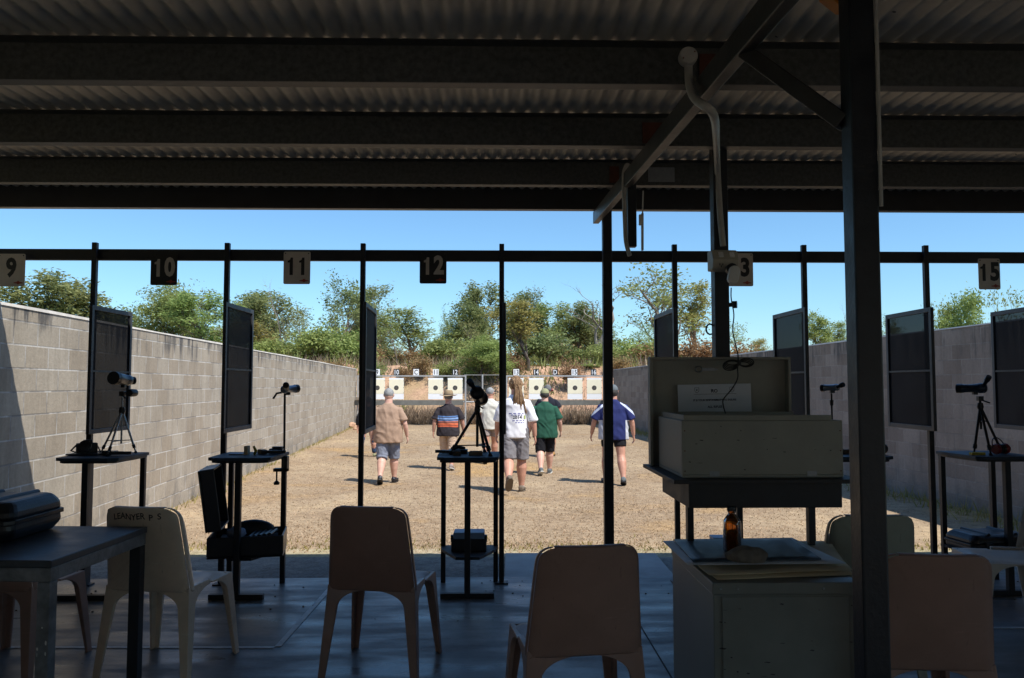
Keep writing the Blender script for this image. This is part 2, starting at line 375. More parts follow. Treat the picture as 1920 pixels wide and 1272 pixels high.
strip('lawn', (6.3, 7.45, 9.2, 34), -.006, 'dry_lawn'); strip('worn_strip', (7.0, 7.45, 7.72), -.002, 'worn_edge'); strip('gravel_strip', (6.3, 7.28), .002, 'gravel_mat')
mb = MB()
mb.bx(-.06, 1.30, 6.40, 7.36, -.12, -.022)
tag(mb.build('concrete_pad', 'apron', bevel=.006), kind='structure')
mb = MB(); mb.bx(-9, 9, -5, 6.36, -.16, 0)
o = mb.build('slab_floor', 'slab', bevel=.008); o.rotation_euler.z = TH; tag(o, kind='structure')
# unseen ground sheet and house wall, added to bounce warm light and block rear sky
sheet('added_bounce_ground', -14, 14, -12, -4.9, GZ+.05, 'bounce_dirt')
ch = thing('added_sky_blocker', 'unseen long cream house wall added behind the shed to block rear sky', 'sky blocker', (0, -9.6, GZ))
mb = MB(); mb.bx(-8, 14, -.3, 0, 0, 4.2); mb.build('wall', 'blocker_wall', ch)
mb = MB(); mb.bx(-8.3, 14.3, -2.5, .45, 4.21, 4.33); mb.build('roof', 'rafter', ch)
for x_ in (-5, 0, 5): mb = MB(); mb.bx(x_, x_+1.6, .003, .03, 1.1, 2.3); mb.build('blocker_window', 'lens', ch)
# painted bay lines and the joint in the slab
mb = MB(); mb.bx(-1.36, -1.325, 4.68, 6.25, .001, .004); mb.bx(-5, -1.36, 4.65, 4.68, .001, .004)
mb.bx(2.95, 5.5, 5.02, 5.05, .001, .004); mb.bx(-3.55, -3.52, 4.68, 5.9, .001, .004)
tag(mb.build('floor_marking', 'line'), kind='structure')
mb = MB(); mb.bx(.90, .906, -5, 6.3, .001, .004); mb.bx(-9, 9, 3.02, 3.026, .001, .0035)
o = mb.build('slab_joint', 'joint'); o.rotation_euler.z = TH; tag(o, kind='structure')

rdb = random.Random(77); mb = MB()
for i in range(130):
    x_, y_ = rdb.uniform(-4, 4), 6.25-abs(rdb.gauss(0, .5)); s_ = rdb.uniform(.0025, .0075)
    mb.box((x_, y_, s_*.5), (s_*1.6, s_, s_), Matrix.Rotation(rdb.uniform(0, 3), 3, 'Z'))
tag(mb.build('grit', 'rock'), 'grit, leaf crumbs and small stones scattered on the slab near its front edge', 'grit', kind='stuff')
def berm_h(x, y):
    base = 33.3 + .6*noise.noise(Vector((x*.2, 3.1, 0)))
    t = (y-base)/5.2
    if t <= 0: h = 0
    elif t < 1: h = 2.55*(t*t*(3-2*t))**.85
    else: h = 2.55 - .05*(y-base-5.2)
    h *= 1 + .10*noise.noise(Vector((x*.16, y*.16, 1.7)))
    if t > 0: h += min(t*3, 1)*(.30*noise.noise(Vector((x*.55, y*.55, 4))) + .12*noise.noise(Vector((x*1.7, y*1.7, 9))))
    if abs(x) > 16: h *= max(.35, 1-(abs(x)-16)/30)
    return GZ - .03 + max(h, 0)
mb = MB(); nx, ny = 240, 80
ys = [32.5 + 20*(j/ny)**1.3 for j in range(ny+1)]
mb.add([(-40+80*i/nx, y, berm_h(-40+80*i/nx, y)) for y in ys for i in range(nx+1)],
       [(j*(nx+1)+i, j*(nx+1)+i+1, (j+1)*(nx+1)+i+1, (j+1)*(nx+1)+i) for j in range(ny) for i in range(nx)])
tag(mb.build('berm', 'bare_berm', smooth=True), kind='structure')

rnd = random.Random(5)
def blades(name, pts, mt, w=.012, ln=.35):           # pts: (x, y, z, height)
    vs = []; fs = []
    for x, y, z, h in pts:
        a = rnd.uniform(0, 6.28); lx, ly = rnd.gauss(0, ln)*h, rnd.gauss(0, ln)*h; k = len(vs)
        ww = w*rnd.uniform(.6, 1.5)
        vs += [(x-math.cos(a)*ww, y-math.sin(a)*ww, z), (x+math.cos(a)*ww, y+math.sin(a)*ww, z), (x+lx, y+ly, z+h)]
        fs.append((k, k+1, k+2))
    me = bpy.data.meshes.new(name); me.from_pydata(vs, [], fs); me.materials.append(M[mt])
    o = bpy.data.objects.new(name, me); col.objects.link(o); return o
pts = []
for i in range(90000):
    y = 7.5 + 24.5*rnd.random()**1.5; x = rnd.uniform(-.42, .42)*y + rnd.uniform(-1, 1)
    if x < -3.4-.085*y or x > 6.8-.085*y: continue
    if y < 7.9 and rnd.random() < .6: continue
    pts.append((x, y, gz(y)-.006, rnd.uniform(.006, .022)*(1.5 if noise.noise(Vector((x*.7, y*.7, 0))) > .2 else 1)))
tag(blades('dry_grass', pts, 'straw_lawn', .006, 1.1), 'short dry straw coloured grass covering the range floor', 'grass', kind='stuff')
pts = []
for i in range(1500):      # greener fringe beside the pad
    x = rnd.uniform(-4.2, 5); y = 7.6 + abs(rnd.gauss(0, .3))
    pts.append((x, y, gz(y), rnd.uniform(.015, .045)))
for i in range(3500):      # weeds along the foot of both walls
    y = rnd.uniform(8, 32.5); s_ = rnd.random() < .22
    x = (-3.56-.085*y + abs(rnd.gauss(0, .08))) if s_ else (6.80-.085*y - abs(rnd.gauss(0, .22)))
    pts.append((x, y, GZ-.004, rnd.uniform(.03, .10 if s_ else .2)))
tag(blades('grass_fringe', pts, 'leaf_yellow', .007), 'yellow green grass fringe along the slab edge and wall feet', 'grass', kind='stuff')
pts = []
for i in range(26000):     # tall dead grass at the foot of the berm and scattered up it
    if i < 9000:
        x = rnd.uniform(-8, 7); y = 33.2 + abs(rnd.gauss(0, .5)); h = rnd.uniform(.25, .85)
    else:
        x = rnd.uniform(-24, 26); y = rnd.uniform(33.5, 43)
        if noise.noise(Vector((x*.35, y*.35, 7))) < (.10 if y < 36.8 else -.05): continue
        h = rnd.uniform(.12, .5)
        if y > 36.8: h *= 1.6
    pts.append((x, y, berm_h(x, y)-.02, h))
tag(blades('tall_dry_grass', pts, 'straw', .022), 'tall dead brown grass growing over the earth berm', 'grass', kind='stuff')
pts = []
for i in range(12000):
    x = rnd.uniform(-24, 26); y = rnd.uniform(34, 42.5)
    if noise.noise(Vector((x*.45+9, y*.45, 2))) < (.16 if y < 37 else -.02): continue
    pts.append((x, y, berm_h(x, y)-.02, rnd.uniform(.2, .7)))
tag(blades('berm_weeds', pts, 'leaf_mid', .03), 'green weeds in patches on the earth berm', 'weeds', kind='stuff')

# ------------------------------------------------------------------ block walls
def wall(name, x_at, y0, y1, zt0, zt1, label, side):
    # local y runs along the wall; coping strip on top is a part
    ang = math.atan(.085)
    L = (y1-y0)/math.cos(ang); root = thing(name, label, 'wall', (x_at(y0), y0, GZ-.03), ang)
    s = side*.19; xs = (0, -s) if side > 0 else (-s, 0)
    mb = MB(); n = 24; rings = []
    for i in range(n+1):
        t = i/n; zt = (zt0+(zt1-zt0)*t) - (GZ-.03)
        rings.append([(min(0,-s), L*t, 0), (max(0,-s), L*t, 0), (max(0,-s), L*t, zt), (min(0,-s), L*t, zt)])
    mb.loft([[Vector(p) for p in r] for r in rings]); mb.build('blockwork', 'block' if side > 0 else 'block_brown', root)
    mb = MB(); rings = []
    for i in range(n+1):
        t = i/n; zt = (zt0+(zt1-zt0)*t) - (GZ-.03) + .002; wv = .006*math.sin(t*37)
        rings.append([Vector(p) for p in ((min(0,-s)-.008, L*t, zt), (max(0,-s)+.008, L*t, zt), (max(0,-s)+.004, L*t, zt+.022+wv), (min(0,-s), L*t, zt+.022+wv))])
    mb.loft(rings); mb.build('coping', 'coping', root)
    return root
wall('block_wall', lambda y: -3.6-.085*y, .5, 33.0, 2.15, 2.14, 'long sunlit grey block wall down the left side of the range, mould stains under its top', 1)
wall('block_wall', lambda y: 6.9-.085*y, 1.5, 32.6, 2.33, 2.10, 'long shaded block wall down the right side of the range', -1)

# ------------------------------------------------------------------ the shed
shed = thing('open_shed', 'dark open fronted shed with corrugated roof, steel purlins and posts over the firing line', 'shed', (0,0,0), TH)
EY = 6.15; EZ = at(960, 392, EY).z; SL = .05
def zb(y): return EZ - SL*(EY-y)               # underside of the purlins
PH = .152
mb = MB(); x0, x1, pitch, amp = -8.6, 8.6, .0762, .0085; k = 8; n = int((x1-x0)/pitch*k)
yl = [-4.2, -2, 0, 1.5, 3, 4.5, 6.17]
vs = [(x0+pitch*i/k, y, zb(y)+PH+.012+amp*math.cos(2*math.pi*i/k)) for y in yl for i in range(n+1)]
mb.add(vs, [(j*(n+1)+i, j*(n+1)+i+1, (j+1)*(n+1)+i+1, (j+1)*(n+1)+i) for j in range(len(yl)-1) for i in range(n)])
mb.build('roof_sheet', 'corr', shed, smooth=True, solid=0)
py = []
for yy in (1.15, 2.17, 0.12, -.9, -1.9, -2.95, -4.0): py.append(yy)
# the three visible purlins: depth where the underside meets its pixel row
def solve(pyx):
    best = min((abs(at(960, pyx, y/100).z - zb(y/100)), y/100) for y in range(200, 640))
    return best[1]
vis = [solve(155), solve(272), solve(346)]
print('purlins', vis, 'eave z', EZ)
for yy in vis + py:
    z = zb(yy); mb = MB()
    mb.bx(-8.6, 8.6, yy, yy+.003, z, z+PH)              # web
    mb.bx(-8.6, 8.6, yy+.003, yy+.065, z-.001, z+.003)  # bottom flange
    mb.bx(-8.6, 8.6, yy+.062, yy+.065, z+.003, z+.02)
    mb.bx(-8.6, 8.6, yy-.062, yy, z+PH-.003, z+PH)      # top flange
    mb.build('purlin', 'galv', shed)
mb = MB(); mb.bx(-8.6, 8.6, EY, EY+.004, zb(EY), zb(EY)+PH+.019); mb.bx(-8.6, 8.6, EY+.004, EY+.07, zb(EY)-.001, zb(EY)+.003)
mb.build('eave_purlin', 'column_steel', shed)
# rafter under the purlins
e = S(.668, 6.15); g = S(.768, 2.55)
def rx(y): return e[0] + (g[0]-e[0])*(y-e[1])/(g[1]-e[1])
mb = MB(); mb.beam((rx(6.26), 6.26, zb(6.26)-.050), (rx(-4.1), -4.1, zb(-4.1)-.050), .046, .094)
mb.build('rafter', 'rafter', shed, bevel=.004)
for xx in (-5.9, 7.3):
    mb = MB(); mb.beam((xx, 6.2, zb(6.2)-.055), (xx, -4.1, zb(-4.1)-.055), .055, .105); mb.build('rafter', 'rafter', shed, bevel=.004)
for yy, (l_, r_, t_, b_) in zip(vis, ((1312,1360,103,150),(1205,1249,230,270),(1143,1161,315,345))):   # red oxide cleats
    a, c = S(*at(l_, t_, yy).xy), S(*at(r_, b_, yy).xy)
    mb = MB(); mb.bx(a[0], c[0], yy-.009, yy-.001, zb(yy)+.012, zb(yy)+PH-.03); mb.build('cleat', 'rust_plate', shed)
# front post
p = S(*at(1139, 722, 6.08).xy); mb = MB(); mb.box((p[0]+.003, p[1], (zb(p[1])-.002)/2), (.07, .07, zb(p[1])-.002))
mb.box((p[0], p[1], .006), (.16, .16, .012)); mb.build('front_post', 'black_steel', shed, bevel=.004)
# big column right of the camera, diagonal brace to the rafter
p = S(1.036, 2.35); CX, CY = p
mb = MB(); mb.bx(CX-.038, CX+.038, CY-.038, CY+.038, 0, zb(CY)+PH-.01); mb.box((CX, CY, .007), (.2, .2, .014))
mb.build('column', 'column_steel', shed, bevel=.006)
mb = MB(); mb.tube([(CX+.040, CY-.044, 2.02), (CX+.040, CY-.044, zb(CY)+.10)], .0055, 10); mb.build('downpipe', 'conduit', shed, smooth=True)
mb = MB(); q = S(*at(1590, 215, 2.40).xy); mb.beam((CX-.03, CY+.03, at(1590, 235, 2.4).z), (rx(2.58)+.01, 2.58, zb(2.58)-.085), .05, .05)
mb.build('brace', 'rafter', shed, bevel=.003)
# hanging droppers
def dropper(px, y, ztop, zbot, w):
    p = S(*at(px, 400, y).xy); mb = MB(); mb.bx(p[0]-w/2, p[0]+w/2, p[1]-w/2, p[1]+w/2, zbot, ztop)
    mb.build('dropper', 'black_steel', shed, bevel=.004); return p
DP = dropper(1184, 4.85, zb(4.85)-.0, at(1184, 464, 4.85).z, .054)
DQ = dropper(1348, 4.3, zb(4.3)+.12, 1.10, .078)
for px, pyy, yy, dz, rr in ((1372, 571, 4.27, 0, .016),):
    a = at(px, pyy, yy); s_ = S(a.x, a.y); mb = MB(); mb.lathe([(0,.012),(.5,.012),(.52,.02),(1,.02)], (DQ[0]+.038, DQ[1], a.z), (DQ[0]+.085, DQ[1]-.02, a.z), 10)
    mb.build('hook', 'scope_black', shed)
a = at(1336, 617, 4.27); s_ = S(a.x, a.y); mb = MB()
mb.tube([(DQ[0]-.045+.022*math.cos(t)-.012, DQ[1], a.z+.028*math.sin(t)) for t in [R(40+i*28) for i in range(10)]], .005, 6); mb.build('hook', 'scope_black', shed, smooth=True)
# pale plate on the third purlin
a, c = at(1216, 313, vis[2]), at(1266, 340, vis[2]); s0 = S(a.x, a.y); s1 = S(c.x, c.y)
mb = MB(); mb.bx(s0[0], s1[0], vis[2]-.006, vis[2]-.001, c.z, a.z); mb.build('label_plate', 'alu', shed)
# screws through the roof sheet along each purlin
for yy in vis:
    mb = MB()
    for i in range(60):
        x_ = -6.8+i*.2286; mb.lathe([(0,.004),(1,.003)], (x_, yy+.03, zb(yy)+PH+.004), (x_, yy+.03, zb(yy)+PH-.014), 5)
    mb.build('roof_screw_row', 'alu', shed)
# orange corner of a lamp hood under the roof beside the column
oh = thing('orange_hood', 'orange plastic hood under the roof at the top of the photo beside the column', 'hood', at(1556, 2, 2.6))
mb = MB(); mb.prism([(-.03,.05),(.05,.05),(.05,-.035),(.03,-.035),(-.025,.01)], (0,0,0), (1,0,0), (0,0,1), .06); mb.build('shell', 'orange', oh, bevel=.004)

# ------------------------------------------------------------------ firing line frame
fl = thing('firing_line_frame', 'black steel rail on thin posts across the front of the shed', 'frame', (0,0,0), TH)
FY = S(0, 6.2)[1]; RZ0 = at(960, 491, 6.2).z; RZ1 = at(960, 470.5, 6.2).z
mb = MB(); mb.bx(-4.3, 5.4, FY-.02, FY+.02, RZ0, RZ1); mb.build('rail', 'black_steel', fl, bevel=.003)
PX = [(176, 463), (425, 458.5), (680, 460.5), (940.5, 459), (1265, 467), (1508, 471.5), (1737, 472)]
POSTX = []
for px, pt in PX:
    u = at(px, 722, 1).x; w = Vector((6.2*u/(1-.02*u), 0)); xs, ys_ = S(w.x, 6.2+.02*w.x); POSTX.append(xs)
for xs in POSTX + [POSTX[0]-1.03, POSTX[-1]+1.0]:
    mb = MB(); mb.bx(xs-.019, xs+.019, FY-.060, FY-.022, 0.012, RZ1+.045); mb.build('post', 'black_steel', fl, bevel=.003)
    mb = MB(); mb.bx(xs-.05, xs+.05, FY-.085, FY+.0, 0.001, .011); mb.build('base_plate', 'black_steel', fl)
# numbered plates bolted to the rail
def digits(s, h, mt, r, zc):
    cells = [h*.62]*len(s); W_ = sum(cells) + h*.03*(len(s)-1); x = -W_/2
    for ch, cw in zip(s, cells):
        xc = x+cw/2
        if ch == '1':
            mb = MB(); k = h/2
            mb.prism([(.10*h,-k),(.10*h,k),(-.03*h,k),(-.07*h,k*.74),(-.20*h,k*.62),(-.20*h,k*.42),(-.085*h,k*.42),(-.085*h,-k)], (xc,-.0032,zc), (1,0,0), (0,0,1), .0012); mb.build('number', mt, r)
        else:
            text('number', ch, h*1.43, mt, r, Matrix.Translation((xc, -.0030, zc)) @ UP, h*.058, .80, .0006)
        x += cw + h*.03
def plate(pxl, pxr, pt, pb, s, dark, label):
    u = at((pxl+pxr)/2, 500, 1).x; yy = 6.13/(1-.02*u); a, c = at(pxl, pt, yy), at(pxr, pb, yy); w, h = c.x-a.x, a.z-c.z
    r = thing('number_sign', label, 'sign', ((a.x+c.x)/2, 6.135 + (a.x+c.x)/2*.02, (a.z+c.z)/2), TH, 'number signs hanging on the firing line rail')
    mb = MB(); rr = .012; pl = []
    for cx, cz, a0 in ((w/2-rr, h/2-rr, 0), (-w/2+rr, h/2-rr, 90), (-w/2+rr, -h/2+rr, 180), (w/2-rr, -h/2+rr, 270)):
        for q in range(4): t = R(a0+q*30); pl.append((cx+rr*math.cos(t), cz+rr*math.sin(t)))
    mb.prism(pl, (0,0,0), (1,0,0), (0,0,1), .004); mb.build('plate', 'sign_black' if dark else 'sign_light', r)
    digits(s, .135, 'digit_light' if dark else 'sign_black', r, .012)
    mb = MB()
    ex, ez = w*.27, -h/2+.027
    mb.prism([(-.034,.002),(-.012,.006),(0,.016),(.012,.006),(.034,.002),(.034,-.004),(.012,-.006),(0,-.013),(-.012,-.006),(-.034,-.004)], (ex,-.0035,ez), (1,0,0), (0,0,1), .001)
    mb.build('emblem', 'sign_red', r)
    for sx in (-1, 1):
        mb = MB(); mb.lathe([(0,.005),(1,.004)], (sx*(w/2-.014), -.002, h/2-.014), (sx*(w/2-.014), -.006, h/2-.014), 8); mb.build('bolt', 'scope_black', r)
    return r
plate(-4, 45, 476, 537, '9', 0, 'cream sign with a black 9, leftmost on the rail')
plate(283, 331, 476, 535, '10', 1, 'black sign with a pale 10, left one of the two black signs')
plate(532, 581, 472, 533, '11', 0, 'cream sign with a black 11 on the rail')
plate(787, 837, 472, 532, '12', 1, 'black sign with a pale 12, right one of the two black signs')
plate(1361, 1413, 475, 537, '13', 0, 'cream sign with a black 13 half hidden behind the power outlet')
plate(1834, 1877, 485, 543, '15', 0, 'cream sign with a black 15 at the right of the rail')

# shade screens hung on the posts, square to the firing line
def screen(xn, xf, yt_n, yb_n, yt_f, yb_f, yn, yf, label):
    # near/far edges given by pixel column; both lie in one upright plane
    A = at(xn, (yt_n+yb_n)/2, yn); B = at(xf, (yt_f+yb_f)/2, yf)
    zt = at(xn, yt_n, yn).z; zbm = at(xn, yb_n, yn).z
    L = math.hypot(B.x-A.x, B.y-A.y); an = math.atan2(B.y-A.y, B.x-A.x)
    r = thing('shade_screen', label, 'screen', (A.x, A.y, zbm), an, 'mesh screens between the firing points'); H = zt-zbm; f = .034
    mb = MB()
    mb.bx(0, f, -.012, .012, 0, H); mb.bx(L-f, L, -.012, .012, 0, H); mb.bx(f, L-f, -.0115, .0115, 0, f); mb.bx(f, L-f, -.0115, .0115, H-f, H)
    mb.build('frame', 'screen_frame', r, bevel=.002)
    mb = MB(); mb.bx(f, L-f, -.0095, .0095, H*.48, H*.48+.014); mb.build('crossbar', 'black_steel', r)
    mb = MB(); mb.add([(f-.002,0,f-.002),(L-f+.002,0,f-.002),(L-f+.002,0,H-f+.002),(f-.002,0,H-f+.002)], [(0,1,2,3)]); mb.build('mesh_panel', 'mesh', r)
    return r
screen(167, 243.5, 572, 815, 585, 803, 5.95, 6.58, 'mesh screen nearest the left wall, seen widest on the left')
screen(419, 471.5, 566, 813, 586, 806, 5.92, 6.6, 'dark mesh screen between number signs 10 and 11')
screen(682.5, 703, 566, 815, 583, 803, 5.9, 6.62, 'narrow edge-on mesh screen between number signs 11 and 12')
screen(945.5, 946.5, 567, 815, 583, 803, 5.92, 6.62, 'mesh screen seen exactly edge-on at the post right of number sign 12')
screen(1267, 1229.5, 577, 815, 591, 806, 5.92, 6.62, 'mesh screen left of the hanging outlet column, partly behind the cream box lid')
screen(1514, 1453, 576, 815, 591, 806, 5.9, 6.6, 'mesh screen right of the hanging outlet column, partly behind the cream box lid')
screen(1751, 1665, 576, 809, 592, 804, 5.9, 6.6, 'large mesh screen just right of the big column')
screen(1966, 1863, 570, 812, 590, 797, 5.9, 6.6, 'mesh screen cut by the right edge of the photo')
# ------------------------------------------------------------------ target frames
TY = 32.4
def tz(py_): return at(960, py_, TY).z
def tx(px): return at(px, 722, TY).x
def target_frame(pl, pr, boards, label, extra=None):
    r = thing('target_rack', label, 'target rack', (tx((pl+pr)/2), TY, GZ)); ox = r.location.x
    for p in (pl, pr):
        mb = MB(); mb.bx(tx(p)-ox-.03, tx(p)-ox+.03, -.03, .03, 0, tz(704)-GZ-.05); mb.build('post', 'frame_galv', r)
    mb = MB(); mb.bx(tx(pl)-ox-.03, tx(pr)-ox+.03, -.025, .025, tz(706.5)-GZ, tz(704)-GZ); mb.build('top_rail', 'frame_galv', r)
    mb = MB(); mb.bx(tx(pl)-ox-.1, tx(pr-4)-ox, -.12, -.034, tz(760)-GZ, tz(750.5)-GZ); mb.build('lower_beam', 'beam_grey', r)
    for s, px, dark in boards:
        w = .21 if len(s) > 1 else .2; b = MB(); z0 = tz(704)-GZ
        b.bx(tx(px)-ox-w/2-.01, tx(px)-ox+w/2+.01, -.006, .006, z0+.002, z0+.25); bo = b.build('number_board', 'sign_black' if dark else 'target_white', r)
        text('number', s, .27, 'target_white' if dark else 'sign_black', bo, Matrix.Translation((tx(px)-ox, -.009, z0+.115)) @ UP, .003, .80, .001)
    return r
target_frame(671, 873, [('9',707,0),('10',743,1),('C',780,0),('11',817,0),('12',853,1)], 'long steel target frame carrying number boards 9, 10, C, 11 and 12')
target_frame(950, 1143, [('13',968,0),('14',1005,1),('D',1041,1),('15',1077,0),('16',1113,1)], 'long steel target frame carrying number boards 13, 14, D, 15 and 16')
def target(px, num):
    r = thing('paper_target', 'cream paper target with black bull, the ' + num, 'target', (tx(px), TY-.04, tz(749)), rnd.uniform(-.02,.02), 'paper targets on the frames')
    h = tz(709)-tz(749); w = .60
    mb = MB(); mb.bx(-w/2, w/2, 0, .008, 0, h); mb.build('backing', 'target_white', r)
    mb = MB(); mb.bx(-w/2+.005, w/2-.005, -.004, -.001, .225, h-.06); mb.build('card', 'target_cream', r)
    zc = (tz(727.5)-tz(749))
    def disc(rr, y): return [(rr*math.cos(2*math.pi*i/28), rr*math.sin(2*math.pi*i/28)) for i in range(28)]
    mb = MB(); mb.prism(disc(.095, 0), (0,-.006,zc), (1,0,0), (0,0,1), .002); mb.build('bull', 'bull', r)
    mb = MB()
    for rr in (.075, .05, .025):
        mb.tube([(rr*math.cos(2*math.pi*i/20), -.0075, zc+rr*math.sin(2*math.pi*i/20)) for i in range(21)], .0025, 4)
    mb.bx(-.055, .055, -.009, -.0072, zc-.002, zc+.002); mb.bx(-.002, .002, -.0091, -.0072, zc-.055, zc+.055)
    mb.build('ring_lines', 'ring', r)
    for sx in (-1, 1):
        for zz in (.26, h*.55, h-.11):
            mb = MB(); mb.box((sx*(w/2+.004), -.004, zz), (.03, .012, .02)); mb.build('clip', 'beam_grey', r)
for px, n_ in ((708,'leftmost of all, below board nine'),(743.5,'second from the left, below board ten'),(817,'third from the left, below board eleven'),(853.5,'right end one of the left rack'),
    (968,'one behind the dreadlocked head'),(1005.5,'one left of the red ear muffs'),(1078,'second from the right end'),(1114,'rightmost one beside the front post')): target(px, n_)
# thin fence pipe between the two frames
fr = thing('pipe_rail', 'thin grey pipe rail joining the two target frames', 'rail', (tx(903), TY+.9, GZ))
mb = MB(); mb.tube([(0,0,0),(0,0,tz(702)-GZ)], .035, 8); mb.build('post', 'frame_galv', fr, smooth=True)
mb = MB(); mb.tube([(tx(868)-tx(903),-.88,tz(754)-GZ),(tx(946)-tx(903),-.88,tz(754)-GZ)], .03, 8); mb.build('pipe', 'frame_galv', fr, smooth=True)
mb = MB(); mb.tube([(tx(868)-tx(903),0,tz(703)-GZ),(tx(946)-tx(903),0,tz(703)-GZ)], .01, 6); mb.build('wire', 'frame_galv', fr)
wb = MB(); p = at(671.5, 750, TY-.15); wb.box((0,0,0), (.17,.14,.12), Matrix.Rotation(.1, 3, 'Y')); o = wb.build('wooden_block', 'bark', bevel=.01); o.location = (p.x, p.y, tz(750.5)+.062)
tag(o, 'small brown wooden block on the left end of the target frame', 'block')
# stones at the foot of the far end of the left wall
for i, (px, pyy, sz) in enumerate(((664, 802, .22),(669, 806, .13))):
    p = on(px, pyy, GZ); mb = MB(); mb.ell((0,0,sz*.3), (sz, sz*.8, sz*.55), 12, 8)
    for v in mb.v: v += v.normalized()*noise.noise(v*6+Vector((i,0,0)))*sz*.5
    o = mb.build('stone', 'straw' if i == 0 else 'rock'); o.location = p; M_ = M['bare_berm']; o.data.materials[0] = M_
    tag(o, ('larger' if i == 0 else 'smaller') + ' earthy stone at the far end of the left wall', 'stone')

# ------------------------------------------------------------------ trees
def tree_mesh(kind, seed):
    r = random.Random(seed); wood = MB(); lv = []; lf = []
    P = dict(
        euc=dict(h=8, limbs=9, spread=.48, lv=3, leaf=.115, nl=21, sig=.25, up=.35, r0=.13),
        dense=dict(h=7, limbs=11, spread=.46, lv=3, leaf=.115, nl=27, sig=.27, up=.30, r0=.12),
        feather=dict(h=6, limbs=12, spread=.62, lv=3, leaf=.10, nl=60, sig=.30, up=.22, r0=.09),
        sparse=dict(h=8, limbs=6, spread=.95, lv=3, leaf=.13, nl=9, sig=.34, up=.30, r0=.14),
        bare=dict(h=7, limbs=6, spread=.55, lv=4, leaf=0, nl=0, sig=.3, up=.55, r0=.11),
        shrub=dict(h=2.6, limbs=9, spread=1.0, lv=2, leaf=.10, nl=60, sig=.26, up=.3, r0=.05),
        dry=dict(h=2.2, limbs=10, spread=.9, lv=2, leaf=.09, nl=26, sig=.24, up=.5, r0=.03))[kind]
    def leaves(c, n, sig):
        for _ in range(n):
            p = c + Vector((r.gauss(0, sig), r.gauss(0, sig), r.gauss(0, sig*.75)))
            a = Vector((r.gauss(0,1), r.gauss(0,1), r.gauss(0,.7))).normalized()
            b_ = a.cross(Vector((r.gauss(0,1), r.gauss(0,1), r.gauss(0,1)))).normalized()
            s_ = P['leaf']*r.uniform(.55, 1.3); k = len(lv)
            w_ = .34 if kind in ('feather',) else .42
            lv.extend([p-a*s_, p+b_*s_*w_, p+a*s_, p-b_*s_*w_]); lf.append((k, k+1, k+2, k+3))
    def grow(p, d, L, rad, lvl):
        n = 4; pts = [p]; rs = [rad]
        for i in range(n):
            d = (d + Vector((r.gauss(0,.16), r.gauss(0,.16), r.gauss(.05,.12)))).normalized()
            p = p + d*(L/n); pts.append(p); rs.append(rad*(1-.62*(i+1)/n))
        wood.tube(pts, rs, 5 if lvl > 1 else 7)
        if lvl >= P['lv']:
            if P['nl']:
                q = r.uniform(.4, 1.3)
                leaves(pts[-1], int(P['nl']*q), P['sig']); leaves(pts[2], int(P['nl']*q*.6), P['sig']*.9)
            return
        kids = 3 if lvl else P['limbs']
        if kind == 'bare': kids = 3 if lvl < 3 else 2
        for i in range(kids + (1 if lvl == 1 else 0)):
            t = r.uniform(.35, 1) if lvl else (.14 if kind != 'sparse' else .26)+(.86 if kind != 'sparse' else .74)*(i+.5)/kids
            j = min(int(t*n), n-1); q = pts[j].lerp(pts[j+1], t*n-j)
            az = r.uniform(0, 6.28) if lvl else i*2.4+r.uniform(-.4,.4)
            sd = Vector((math.cos(az), math.sin(az), 0))
            nd = (d*(P['up']+.35) + sd*P['spread'] + Vector((0,0,P['up']))).normalized()
            ll = L*(r.uniform(.42,.66) if lvl else (.50-.24*t)*r.uniform(.75,1.15))
            grow(q, nd, ll, rs[j]*.55, lvl+1)
        if lvl and P['nl']: leaves(pts[-1], int(P['nl']*.7), P['sig'])
    if kind in ('shrub', 'dry'):
        for i in range(P['limbs']):
            az = i*2.4; sd = Vector((math.cos(az), math.sin(az), 0)); rr = r.uniform(.2, 1)
            grow(Vector((sd.x*.1, sd.y*.1, 0)), (sd*rr*.8+Vector((0,0,1))).normalized(), P['h']*r.uniform(.35,.62), P['r0'], 1)
    else:
        grow(Vector((0,0,-.2)), Vector((r.gauss(0,.06), r.gauss(0,.06), 1)).normalized(), P['h']*.86, P['r0'], 0)
    allv = lv if lv else wood.v
    zs = sorted(v.z for v in allv); h = zs[int(len(zs)*.995)]; xs = sorted(v.x for v in allv); w = xs[int(len(xs)*.985)]-xs[int(len(xs)*.015)]
    me = None
    if lv:
        me = bpy.data.meshes.new('crown'); me.from_pydata([tuple(v) for v in lv], [], lf); me.update()
    return wood.mesh('trunk'), me, h, w
PROTO = {}
def protos(kind, n):
    PROTO[kind] = [tree_mesh(kind, 100*len(PROTO)+7*i+3) for i in range(n)]
protos('euc', 4); protos('dense', 3); protos('feather', 3); protos('sparse', 2); protos('bare', 2); protos('shrub', 4); protos('dry', 2)
LC = {}
